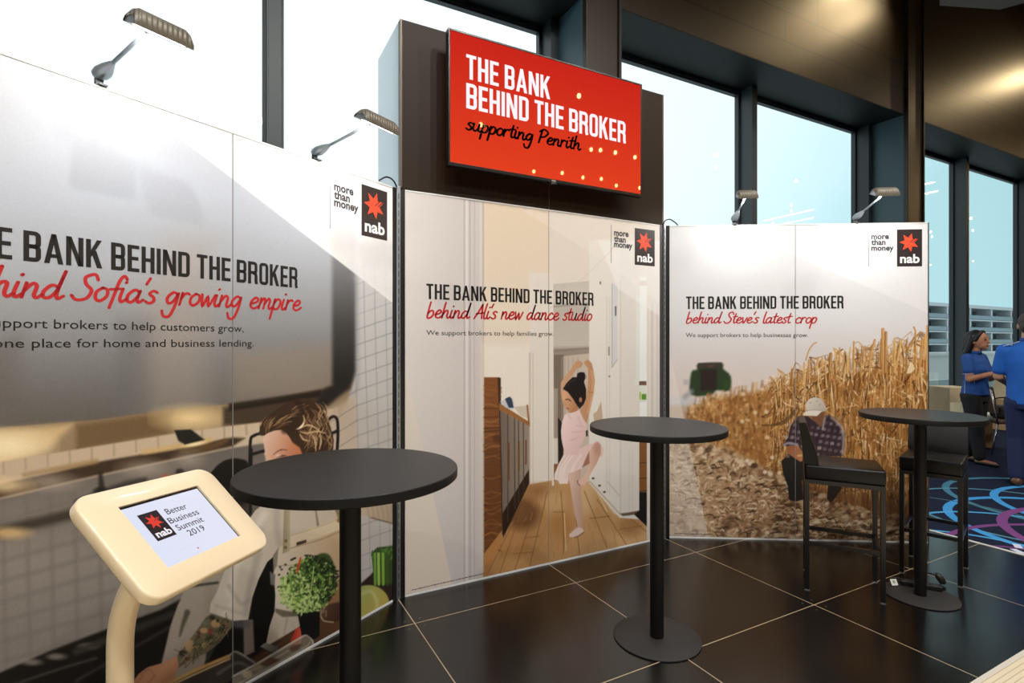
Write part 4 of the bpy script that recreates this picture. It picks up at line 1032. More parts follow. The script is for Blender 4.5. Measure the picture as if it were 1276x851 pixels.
SW, SH = 0.145, 0.135     # stem and bar of the condensed capitals
def cap(ch):
    w2, h2 = SW / 2, SH / 2; r = 0.10
    if ch == 'I': return SW, rect(0, 0, SW, 1)
    if ch == 'T': return .43, rect(0, 1 - SH, .43, 1) + rect(.215 - w2, 0, .215 + w2, 1 - SH)
    if ch == 'H': return .45, rect(0, 0, SW, 1) + rect(.45 - SW, 0, .45, 1) + rect(SW, .5 - h2, .45 - SW, .5 + h2)
    if ch == 'E': return .39, rect(0, 0, SW, 1) + rect(SW, 0, .39, SH) + rect(SW, 1 - SH, .39, 1) + rect(SW, .5 - h2, .36, .5 + h2)
    if ch == 'N': return .49, rect(0, 0, SW, 1) + rect(.49 - SW, 0, .49, 1) + [[(SW * .1, 1), (SW * 1.05, 1), (.49 - SW * .1, 0), (.49 - SW * 1.05, 0)]]
    if ch == 'A': return .52, [[(0, 0), (SW, 0), (.325, 1), (.195, 1)], [(.52, 0), (.52 - SW, 0), (.195, 1), (.325, 1)]] + rect(.13, .2, .39, .2 + SH * .9)
    if ch == 'K': return .48, rect(0, 0, SW, 1) + [[(SW, .36), (SW, .62), (.325, 1), (.475, 1)], [(.16, .52), (.30, .62), (.485, 0), (.325, 0)]]
    if ch in 'BRPD':
        W = .45
        def bowl(y0, y1):
            return [(SW, y1 - h2)] + arc(W - w2 - r, y1 - h2 - r, r, 90, 0) + arc(W - w2 - r, y0 + h2 + r, r, 0, -90) + [(SW, y0 + h2)]
        out = rect(0, 0, SW, 1)
        if ch == 'D': return W, out + ribbon(bowl(0, 1), SW * .97)
        if ch == 'B': return W, out + ribbon(bowl(.5 - h2, 1), SW * .95) + ribbon(bowl(0, .5 + h2), SW * .95)
        if ch == 'R': return W + .01, out + ribbon(bowl(.44, 1), SW * .95) + ribbon([(.24, .5), (W - w2 - .02, .44), (W - w2, .36), (W - w2, .12), (W + .0 - w2 + .03, 0)], SW)
    if ch == 'O':
        W = .45; p = [(w2, .5)] + arc(w2 + r, 1 - h2 - r, r, 180, 90) + arc(W - w2 - r, 1 - h2 - r, r, 90, 0) + arc(W - w2 - r, h2 + r, r, 0, -90) + arc(w2 + r, h2 + r, r, 270, 180) + [(w2, .5)]
        return W, ribbon(p, SW * .97)
    return .2, []
def caps(text):
    x, polys, marks = 0.0, [], []
    for ch in text:
        w, ps = cap(ch)
        polys += [[(px + x, py) for px, py in p] for p in ps]
        marks.append((x, x + w)); x += w + (.075 if ch != ' ' else .0)
    return polys, marks

HAND = {
    'a': (1.02, [[(.72, .82), (.45, 1), (.1, .6), (.12, .12), (.38, .02), (.66, .42), (.78, .92)], [(.78, .95), (.7, .3), (.82, .02), (1.08, .25)]]),
    'b': (.92, [[(.16, 2.0), (.1, 1.0), (.1, .05), (.45, 0), (.74, .4), (.62, .88), (.32, .85), (.12, .55)]]),
    'c': (.84, [[(.72, .8), (.48, 1), (.12, .6), (.15, .15), (.5, 0), (.86, .25)]]),
    'd': (1.05, [[(.74, .82), (.4, .95), (.08, .5), (.15, .08), (.46, .1), (.74, .7), (.9, 2.0)], [(.9, 2.0), (.74, .5), (.85, .02), (1.12, .22)]]),
    'e': (.84, [[(.12, .42), (.55, .58), (.68, .85), (.42, 1), (.12, .6), (.15, .15), (.5, 0), (.9, .3)]]),
    'f': (.62, [[(.86, 1.75), (.66, 2.0), (.44, 1.6), (.32, .5), (.22, -.5)], [(.02, .92), (.76, 1.02)]]),
    'g': (.95, [[(.72, .85), (.42, 1), (.08, .55), (.2, .1), (.5, .22), (.76, .9)], [(.78, .95), (.72, 0), (.5, -.95), (.1, -1.0), (-.1, -.55)]]),
    'h': (.98, [[(.2, 2.0), (.12, 1.0), (.08, 0)], [(.1, .4), (.4, .94), (.64, .88), (.64, .25), (.8, .0), (1.02, .2)]]),
    'i': (.44, [[(.14, 1), (.08, .3), (.22, 0), (.48, .25)], [(.22, 1.5), (.26, 1.56)]]),
    'l': (.44, [[(.24, 2.0), (.12, .8), (.15, .1), (.34, 0), (.5, .2)]]),
    'm': (1.26, [[(.1, 1), (.05, 0)], [(.08, .45), (.34, .98), (.5, .8), (.47, 0)], [(.5, .45), (.78, .98), (.95, .8), (.92, .2), (1.05, 0), (1.28, .22)]]),
    'n': (.94, [[(.1, 1), (.05, 0)], [(.08, .45), (.4, .98), (.62, .8), (.6, .2), (.75, 0), (.98, .25)]]),
    'o': (.8, [[(.42, 1), (.1, .7), (.1, .2), (.38, 0), (.7, .35), (.66, .85), (.34, 1)]]),
    'p': (.86, [[(.14, 1), (.08, 0), (.0, -.95)], [(.1, .5), (.4, 1), (.72, .75), (.6, .15), (.3, 0), (.1, .2)]]),
    'r': (.7, [[(.1, 1), (.06, 0)], [(.08, .5), (.24, .86), (.46, 1.0), (.62, .9)]]),
    's': (.64, [[(.62, .9), (.36, 1), (.15, .75), (.45, .48), (.5, .15), (.22, 0), (-.02, .15)]]),
    't': (.58, [[(.34, 1.7), (.22, .6), (.3, .05), (.6, .15)], [(0, 1.1), (.66, 1.2)]]),
    'u': (.98, [[(.12, 1), (.08, .3), (.3, 0), (.6, .3), (.72, 1)], [(.72, 1), (.65, .3), (.8, 0), (1.02, .2)]]),
    'v': (.72, [[(.05, 1), (.28, 0), (.68, 1)]]),
    'w': (1.05, [[(.05, 1), (.24, 0), (.52, .8), (.7, 0), (1.06, 1)]]),
    'A': (1.08, [[(0, 0), (.48, 1.1), (.76, 1.9)], [(.76, 1.9), (.85, .9), (.95, 0)], [(.15, .62), (1.05, .78)]]),
    'S': (1.02, [[(1.02, 1.55), (.78, 1.95), (.32, 1.7), (.42, 1.2), (.8, .75), (.64, .15), (.12, 0), (-.2, .32)]]),
    'P': (1.02, [[(.28, 1.8), (.15, .8), (.05, 0)], [(-.02, 1.6), (.5, 2.0), (1.02, 1.6), (.7, 1.0), (.18, .82)]]),
    "'": (.24, [[(.2, 2.0), (.04, 1.5)]]), ' ': (.66, []), '.': (.3, [[(.1, 0), (.13, .04)]]),
}
def hand(text, pen=.2, slant=.2):
    x, polys, marks = 0.0, [], []
    for ch in text:
        adv, st = HAND[ch]
        for s in st:
            P = [np.array([p[0] + x + slant * p[1], p[1]]) for p in s]
            Q = catmull(P, 6) if len(P) > 2 else P
            w = pen * (0.82 + 0.18 * np.sin(np.linspace(0.4, math.pi - .2, len(Q))))
            polys += ribbon(Q, w)
            for e, ww in ((Q[0], w[0]), (Q[-1], w[-1])):
                polys.append([(e[0] + ww / 2 * math.cos(a * math.pi / 5), e[1] + ww / 2 * math.sin(a * math.pi / 5)) for a in range(10)])
        marks.append((x, x + adv)); x += adv
    return polys, marks

def sans(text, offset=0.0):
    """plain sans lettering; capitals about 0.73 high"""
    cu = bpy.data.curves.new('lettering', 'FONT'); cu.body = text; cu.size = 1.0; cu.offset = offset; cu.fill_mode = 'FRONT'; cu.resolution_u = 3
    o = bpy.data.objects.new('lettering', cu); COL.objects.link(o)
    dg = bpy.context.evaluated_depsgraph_get()
    me = bpy.data.meshes.new_from_object(o.evaluated_get(dg))
    polys = [[(me.vertices[i].co.x, me.vertices[i].co.y) for i in p.vertices] for p in me.polygons]
    bpy.data.objects.remove(o); bpy.data.curves.remove(cu); bpy.data.meshes.remove(me)
    return polys
def span(polys): return min(p[0] for q in polys for p in q), max(p[0] for q in polys for p in q)

def letters(name, sheet, polys, m, parent, left, right, height, xa=None, xb=None, off=0.0016, unit=1.0):
    """set flat lettering on a sheet: left/right = (u, v) of the baseline ends for x = xa, xb; height of one unit of y"""
    a, b = span(polys)
    xa = a if xa is None else xa; xb = b if xb is None else xb
    bm = bmesh.new(); o, U, V, N = sheet.frame()
    n = 0
    for q in polys:
        n += 1
        vs = []
        for x, y in q:
            t = (x - xa) / (xb - xa)
            P = o + U * (left[0] + t * (right[0] - left[0])) + V * (left[1] + t * (right[1] - left[1]) + y * height / unit) + N * off
            vs.append(bm.verts.new(P))
        if len(vs) > 2:
            try: bm.faces.new(vs)
            except ValueError: pass
    bm.normal_update()
    for f in bm.faces:
        if f.normal.dot(Vector(N)) < 0: f.normal_flip()
    t = root_loc(parent)
    for v in bm.verts: v.co -= t
    me = bpy.data.meshes.new(name); bm.to_mesh(me); bm.free(); me.materials.append(m)
    ob = bpy.data.objects.new(name, me); COL.objects.link(ob); ob.parent = parent
    return ob

def star(cx, cy, r, a0=75.0, inner=.5):
    out = []
    for k in range(7):
        a = math.radians(a0 + 360 / 7 * k); b = math.radians(a0 + 360 / 7 * (k + .5))
        out += [(cx + r * math.cos(a), cy + r * math.sin(a)), (cx + r * inner * math.cos(b), cy + r * inner * math.sin(b))]
    return out
def logo(sheet, u0, v0, u1, v1, parent, mats, off=0.0012, mirror=False):
    """dark tile with a seven-pointed star and the small lettering below it"""
    W, H = u1 - u0, v1 - v0; o, U, V, N = sheet.frame()
    tile = letters('logo_tile', sheet, [[(0, 0), (1, 0), (1, 1), (0, 1)]], mats[0], parent, (u0, v0), (u1, v0), H, off=off)
    cx, cy, r = .488 * W, (1 - .354) * H, .40 * W
    pts = star(cx, cy, r)
    fan = [[(cx, cy), pts[i], pts[(i + 1) % 14]] for i in range(14)]
    letters('star_emblem', sheet, fan, mats[1], tile, (u0, v0), (u0 + W, v0), 1.0, 0, W, off=off + .0006)
    cut = []
    for (x0, y0), (x1, y1) in (((.017, -.007), (.30, .235)), ((.135, -.005), (.40, .215))):
        cut += ribbon([(cx + x0 * W, cy + y0 * W), (cx + x1 * W, cy + y1 * W)], .026 * W)
    letters('star_slash', sheet, cut, mats[0], tile, (u0, v0), (u0 + W, v0), 1.0, 0, W, off=off + .0011)
    letters('logo_lettering', sheet, sans('nab', .028), mats[2], tile, (u0 + .12 * W, v0 + .10 * H), (u0 + .90 * W, v0 + .10 * H), .245 * H, off=off + .0006, unit=.74)
    return tile

INK = mat('print_black', (26, 23, 22), 0.45); INK_RED = mat('print_red', (190, 38, 42), 0.45); INK_GREY = mat('print_grey', (52, 50, 54), 0.5)
RULE = mat('print_rule', (120, 120, 128), 0.5)
TILE = mat('logo_dark', (52, 44, 44), 0.38, spec=0.5); STAR = mat('logo_red', (236, 82, 52), 0.4); WHITE_INK = mat('print_white', (248, 246, 246), 0.45)
ALU = mat('aluminium', (176, 178, 180), 0.35, metal=0.85); WHITE_EDGE = mat('white_edge', (232, 232, 230), 0.5)
BLACK_PROFILE = mat('black_profile', (24, 21, 21), 0.4); SEAM = mat('seam_grey', (128, 126, 124), 0.5)
BACKING = mat('panel_backing', (196, 194, 190), 0.7)

def board_thing(board, seam_px, print_px, label, prn, step):
    root = thing('display_board', label, 'display board', tuple(board.o))
    fr = board.frame()
    s0, s1 = board.s(print_px[0]) if print_px[0] is not None else 0.0, board.s(print_px[1])
    sm = board.s(seam_px)
    pr = Print(board, s0, s1, 0.014, BOARD_H - 0.010, step)
    prn(pr)
    im = int(np.searchsorted(pr.s, sm))
    for a, b, i0, i1 in ((s0, sm - .002, 0, im), (sm + .002, s1, im, pr.ns)):
        bm = bmesh.new(); prism(bm, [(a, .012), (b, .012), (b, BOARD_H - .008), (a, BOARD_H - .008)], -.024, 0.0, fr)
        pn = wlink('board_panel', bm, BACKING, root)
        g = pr.build('printed_picture', i0, i1, 0.0008, pn)
        g.location = -root.location
    bm = bmesh.new(); prism(bm, [(sm - .0019, .0125), (sm + .0019, .0125), (sm + .0019, BOARD_H - .0085), (sm - .0019, BOARD_H - .0085)], -.022, .0014, fr)
    wlink('panel_joint', bm, SEAM, root)
    for lo, hi in ((0.0, .011), (BOARD_H - .0075, BOARD_H)):
        bm = bmesh.new(); prism(bm, [(s0, lo), (s1, lo), (s1, hi), (s0, hi)], -.026, .003, fr)
        wlink('edge_rail', bm, WHITE_EDGE, root)
    return root, s0, s1
def side_profile(board, root, pa, pb, m=BLACK_PROFILE, t0=-.03, t1=.004):
    a, b = board.s(pa), board.s(pb)
    bm = bmesh.new(); prism(bm, [(a, 0), (b, 0), (b, BOARD_H), (a, BOARD_H)], t0, t1, board.frame()); wlink('side_profile', bm, m, root)

left_board, _, _ = board_thing(LEFT, 290.0, (None, 489.0), 'large kitchen picture board with a cook, angled in from the left edge', paint_kitchen, 0.0037)
side_profile(LEFT, left_board, 489.3, 493.8)
mid_board, _, _ = board_thing(MID, 683.7, (504.7, 822.0), 'middle picture board with a dancing child in a pink tutu', paint_studio, 0.0043)
side_profile(MID, mid_board, 499.2, 504.4); side_profile(MID, mid_board, 822.3, 825.6, mat('grey_profile', (70, 68, 68), .35))
right_board, _, _ = board_thing(RIGHT, 991.0, (834.3, 1156.0), 'maize field picture board with a crouching farmer, right of the middle board', paint_field, 0.0043)
side_profile(RIGHT, right_board, 829.8, 834.0)
side_profile(RIGHT, right_board, 1156.1, 1157.2, mat('grey_profile', (70, 68, 68)))

def headline(sheet, parent, m, text, la, lb, ca, cb, i0=0, name='headline', off=.0016):
    """la/lb: px of the baseline under the left edge of letter i0 and right edge of the last; ca/cb: px of the cap line above them"""
    polys, marks = caps(text)
    A, B = sheet.sz(*la), sheet.sz(*lb); h = (sheet.sz(*ca)[1] - A[1] + sheet.sz(*cb)[1] - B[1]) / 2
    z = (A[1] + B[1]) / 2
    return letters(name, sheet, polys, m, parent, (A[0], z), (B[0], z), h, marks[i0][0], marks[-1][1], off=off)
def handline(sheet, parent, m, text, la, lb, xh_px, i0=0, pen=.2, name='handwritten_line', off=.0016, slant=.2):
    """xh_px: ((px, baseline y), (px, x-height y)) gives the x-height"""
    polys, marks = hand(text, pen, slant)
    A, B = sheet.sz(*la), sheet.sz(*lb); h = sheet.sz(*xh_px[1])[1] - sheet.sz(*xh_px[0])[1]
    sub = hand(text[i0:], pen, slant)[0]; a = span(sub)[0] + marks[i0][0]
    return letters(name, sheet, polys, m, parent, A, B, h, a, span(polys)[1], off=off)
def plainline(sheet, parent, m, text, la, lb, cap_px, anchor=None, offset=0.0, name='small_lettering', off=.0016, unit=.73):
    polys = sans(text, offset)
    A, B = sheet.sz(*la), sheet.sz(*lb); h = sheet.sz(*cap_px)[1] - A[1]; z = (A[1] + B[1]) / 2
    xa = None
    if anchor:   # left px belongs to the word that starts at this index
        full = span(polys)[1]; part = sans(text[anchor:], offset); xa = full - (span(part)[1] - span(part)[0])
    return letters(name, sheet, polys, m, parent, (A[0], z), (B[0], z), h, xa, off=off, unit=unit)
def slogan(sheet, parent, rows, xl, xr, xh, rule):
    for w, by in zip(('more', 'than', 'money'), rows):
        polys = sans(w, .032); u, v = sheet.sz(xl, by); ub = sheet.sz(xr, by)[0]
        ref = span(sans('money', .032)); k = (ub - u) / (ref[1] - ref[0]); a, b = span(polys)
        letters('slogan_word', sheet, polys, INK_GREY, parent, (u, v), (u + k * (b - a), v), k * 1.0 * xh)
    u, v0 = sheet.sz(rule[0], rule[1]); v1 = sheet.sz(rule[0], rule[2])[1]
    letters('slogan_rule', sheet, rect(0, 0, 1, 1), RULE, parent, (u - .0022, v1), (u + .0022, v1), v0 - v1)

PM = (TILE, STAR, WHITE_INK)
sh = sheet_of(LEFT)
headline(sh, left_board, INK, 'THE BANK BEHIND THE BROKER', (29, 325.6), (370.6, 358.7), (29, 287.6), (370.6, 333.0), 4)
handline(sh, left_board, INK_RED, "behind Sofia's growing empire", (86.5, 373), (376, 387), ((118, 373), (118, 356.3)), 7, .22)
plainline(sh, left_board, INK, 'We support brokers to help customers grow,', (67, 410.3), (303.5, 412.8), (67, 398.2), 11)
plainline(sh, left_board, INK, 'one place for home and business lending.', (39.4, 432.8), (316, 431.8), (39.4, 420.9), 4)
slogan(sh, left_board, (236.5, 246.8, 256.3), 416, 446.4, 1.02, (411, 217, 285))
u0, v1 = sh.sz(450.3, 229.4); u1, v0 = sh.sz(482.2, 299.9); v0 = (v0 + sh.sz(450.3, 293.4)[1]) / 2; v1 = (v1 + sh.sz(482.2, 239.2)[1]) / 2
logo(sh, u0, v0, u1, v1, left_board, PM)
sh = sheet_of(MID)
headline(sh, mid_board, INK, 'THE BANK BEHIND THE BROKER', (531.2, 372.7), (739.5, 381.0), (531.2, 353.5), (739.5, 364.6))
handline(sh, mid_board, INK_RED, "behind Ali's new dance studio", (531, 395.8), (738, 399.6), ((700, 399), (700, 390.4)), 0, .23)
plainline(sh, mid_board, INK, 'We support brokers to help families grow.', (531.3, 417.8), (689.5, 418.3), (531.3, 411.4))
slogan(sh, mid_board, (293.2, 300.9, 307.6), 764.9, 787.8, 1.02, (761.5, 280, 327.6))
u0, v1 = sh.sz(790.8, 284.3); u1, v0 = sh.sz(815.7, 332.0)
logo(sh, u0, (v0 + sh.sz(790.8, 329.9)[1]) / 2, u1, (v1 + sh.sz(815.7, 287)[1]) / 2, mid_board, PM)
sh = sheet_of(RIGHT)
headline(sh, right_board, INK, 'THE BANK BEHIND THE BROKER', (854.8, 384.8), (1051, 384.8), (854.8, 369), (1051, 369))
handline(sh, right_board, INK_RED, "behind Steve's latest crop", (854.5, 402.6), (1018.5, 402.6), ((905, 402.6), (905, 395.6)), 0, .23)
plainline(sh, right_board, INK, 'We support brokers to help businesses grow.', (854.5, 420.0), (1007, 420.0), (854.5, 414.6))
slogan(sh, right_board, (298.0, 305.2, 312.4), 1085.5, 1113.5, 1.02, (1082.5, 287, 332))
u0, v1 = sh.sz(1117.6, 286.0); u1, v0 = sh.sz(1148.9, 331.9)
logo(sh, u0, v0, u1, v1, right_board, PM)
# lines of fine print at the foot of the middle and right boards: too small to read, set as rows of short dashes
def fine_print(sheet, parent, rows):
    R = random.Random(4); polys = []
    for (xa, ya), (xb, yb), h in rows:
        A, B = sheet.sz(xa, ya), sheet.sz(xb, yb); u = A[0]
        while u < B[0]:
            w = R.uniform(.006, .022); t = (u - A[0]) / (B[0] - A[0]); v = A[1] + t * (B[1] - A[1])
            polys += rect(u, v, min(u + w, B[0]), v + h * R.uniform(.75, 1.0)); u += w + .004
    letters('fine_print', sheet, polys, INK_GREY, parent, (0, 0), (1, 0), 1.0, 0, 1)
fine_print(sheet_of(MID), mid_board, [((513, 735.5), (604, 714.5), .0045)])
fine_print(sheet_of(RIGHT), right_board, [((840, 664.8), (888, 666), .0045)])

# slotted aluminium corner posts between the boards
def corner_post(x, y, label, z=BOARD_H + .012, cable=None):
    p = thing('corner_post', label, 'post', (x, y, 0), group=None)
    bm = bmesh.new(); box(bm, (-.0085, -.008, 0), (.0085, .03, z), bevel=.0015)
    link('post_profile', bm, ALU, p)
    bm = bmesh.new()
    for k in range(int(z / .05)): box(bm, (-.0045, -.0092, .02 + k * .05), (-.0012, -.0081, .052 + k * .05))
    link('post_slots', bm, mat('post_slot', (46, 44, 44), .6), p)
    if cable:
        bm = tube(bmesh.new(), catmull([Vector(c) for c in cable], 6), .0045, 8)
        link('cable_loop', bm, mat('cable_black', (22, 22, 22), .5), p, True)
    return p
q = at_depth(497, 428, 3.118); corner_post(q[0] + .001, q[1] + .004, 'slotted metal post joining the kitchen board and the middle board', cable=[(.0, .02, 2.38), (-.03, .005, 2.425), (-.08, -.03, 2.43), (-.13, -.06, 2.395)])
q = at_depth(827.7, 428, 4.085); corner_post(q[0], q[1], 'slotted metal post joining the middle board and the maize field board', cable=[(.0, .02, 2.38), (.02, .01, 2.42), (.06, 0, 2.432), (.10, -.025, 2.40), (.12, -.02, 2.386)])

# dark header box above the middle board
HB_Y, HB_Z = 3.066, 3.372
hx0, hx1 = MID.s(498.3) + MID.o[0], MID.s(826.4) + MID.o[0]
hb = thing('header_box', 'dark brown box above the middle board that carries the television', 'display tower', (hx0, HB_Y, 0))
BROWN = mat('header_face', (42, 31, 21), 0.5, spec=.2, bump=(60, .05))
hm = MID.s(684) + MID.o[0] - hx0; hw = hx1 - hx0
for a, b in ((0.012, hm - .003), (hm + .003, hw - .012)):
    link('front_panel', nbox((a, 0, BOARD_H + .004), (b, .02, HB_Z - .01)), BROWN, hb)
link('panel_joint', nbox((hm - .0028, .004, BOARD_H + .004), (hm + .0028, .02, HB_Z - .01)), mat('joint_light', (120, 112, 104), .5), hb)
GLOSS = mat('header_side', (214, 240, 250), 0.12, spec=1.0)
for x in (0, hw - .0115): link('side_panel', nbox((x, .035, 0.0), (x + .0115, .51, HB_Z)), GLOSS, hb)
link('corner_trim', nbox((0, -.001, BOARD_H + .014), (.0118, .0345, HB_Z)), mat('corner_trim', (96, 86, 74), .4, metal=.4), hb)
link('corner_trim', nbox((hw - .0118, -.001, BOARD_H + .014), (hw, .0345, HB_Z)), MATS['corner_trim'], hb)
link('top_panel', nbox((0.012, .001, HB_Z - .0099), (hw - .012, .509, HB_Z)), BROWN, hb)
link('back_panel', nbox((0.012, .49, 0), (hw - .012, .5095, HB_Z - .0101)), BROWN, hb)

# ------------------------------------------------------------------ television
TVY = 2.93
tvp = Sheet((0, TVY, 0), (1, 0, 0), UPV, (0, -1, 0))
tx0, _ = tvp.sz(558.8, 100); tx1, _ = tvp.sz(800.2, 150)
tz1 = (tvp.sz(558.8, 35)[1] + tvp.sz(800.2, 104.2)[1]) / 2; tz0 = (tvp.sz(558.8, 207.5)[1] + tvp.sz(800.2, 243.8)[1]) / 2
tv = thing('television', 'large wall screen glowing red with white headline lettering', 'television', ((tx0 + tx1) / 2, TVY, tz0))
BEZEL = mat('screen_bezel', (20, 18, 18), 0.3)
bm = bmesh.new(); bz = .011
for lo, hi in (((tx0, TVY, tz0), (tx0 + bz, TVY + .045, tz1)), ((tx1 - bz, TVY, tz0), (tx1, TVY + .045, tz1)), ((tx0 + bz, TVY, tz1 - bz), (tx1 - bz, TVY + .045, tz1)), ((tx0 + bz, TVY, tz0), (tx1 - bz, TVY + .045, tz0 + bz * 1.8))):
    box(bm, lo, hi, bevel=.0015)
wlink('bezel', bm, BEZEL, tv)
wlink('rear_case', nbox((tx0 + .03, TVY + .0455, tz0 + .03), (tx1 - .03, TVY + .075, tz1 - .03), bevel=.008), BEZEL, tv)
wlink('wall_bracket', nbox(((tx0 + tx1) / 2 - .25, TVY + .0755, (tz0 + tz1) / 2 - .2), ((tx0 + tx1) / 2 + .25, HB_Y - .001, (tz0 + tz1) / 2 + .2)), BEZEL, tv)
SCR = mat('screen_red', (6, 4, 4), 0.02, spec=.5, emit=(206, 40, 24), emit_s=1.05)
_n, _l = SCR.node_tree.nodes, SCR.node_tree.links
_tc = _n.new('ShaderNodeTexCoord'); _sp = _n.new('ShaderNodeSeparateXYZ'); _mr = _n.new('ShaderNodeMapRange'); _mx = _n.new('ShaderNodeMix'); _mx.data_type = 'RGBA'
_mr.inputs['From Min'].default_value = 0.0; _mr.inputs['From Max'].default_value = tz1 - tz0
_mx.inputs[6].default_value = rgba((222, 62, 30)); _mx.inputs[7].default_value = rgba((196, 34, 24))
_l.new(_tc.outputs['Object'], _sp.inputs[0]); _l.new(_sp.outputs['Z'], _mr.inputs['Value']); _l.new(_mr.outputs[0], _mx.inputs[0]); _l.new(_mx.outputs[2], _n['Principled BSDF'].inputs['Emission Color'])
scr = wlink('screen', nbox((tx0 + bz, TVY + .004, tz0 + bz * 1.8), (tx1 - bz, TVY + .045, tz1 - bz)), SCR, tv)
ts = Sheet((0, TVY + .004, 0), (1, 0, 0), UPV, (0, -1, 0))
GLOW_W = mat('screen_white', (10, 10, 10), .06, emit=(252, 246, 250), emit_s=1.0); GLOW_K = mat('screen_black', (8, 5, 5), .06)
headline(ts, scr, GLOW_W, 'THE BANK', (580.9, 98.4), (685.4, 123.5), (580.9, 67.4), (685.4, 95.6), name='headline', off=.0008)
headline(ts, scr, GLOW_W, 'BEHIND THE BROKER', (580.9, 135.0), (779.7, 178.7), (580.9, 103.7), (779.7, 151.7), name='headline', off=.0008)
handline(ts, scr, GLOW_K, 'supporting Penrith', (579.5, 161.0), (724.7, 187.5), ((612, 169), (612, 159.8)), 0, .27, off=.0008, slant=.14)
bm = bmesh.new(); cxm, _ = tvp.sz(690, 228); box(bm, (cxm - .022, TVY - .004, tz0 - .012), (cxm + .022, TVY + .02, tz0 + .0), bevel=.003)
wlink('sensor_foot', bm, mat('sensor', (60, 60, 62), .25), tv)
bm = nbox((cxm - .016, TVY - .0012, tz0 + .006), (cxm + .016, TVY - .0002, tz0 + .0135)); wlink('maker_mark', bm, mat('maker_mark', (190, 190, 190), .3, metal=.6), tv)

# ------------------------------------------------------------------ arm lamps clipped to the boards
CHROME = mat('lamp_silver', (158, 168, 176), 0.3, metal=.45); LAMP_DARK = mat('lamp_joint', (70, 74, 76), .35, metal=.6)
HEAD = mat('lamp_hood', (120, 114, 102), 0.45, metal=.2)
_n, _l = HEAD.node_tree.nodes, HEAD.node_tree.links
_tc = _n.new('ShaderNodeTexCoord'); _wv = _n.new('ShaderNodeTexWave'); _wv.inputs['Scale'].default_value = 24; _wv.wave_type = 'BANDS'; _wv.bands_direction = 'X'
_bp = _n.new('ShaderNodeBump'); _bp.inputs['Strength'].default_value = .6; _bp.inputs['Distance'].default_value = .004
_l.new(_tc.outputs['Object'], _wv.inputs['Vector']); _l.new(_wv.outputs['Fac'], _bp.inputs['Height']); _l.new(_bp.outputs[0], _n['Principled BSDF'].inputs['Normal'])
TUBE = mat('lamp_tube', (250, 250, 250), .4, emit=(255, 253, 248), emit_s=8.0)
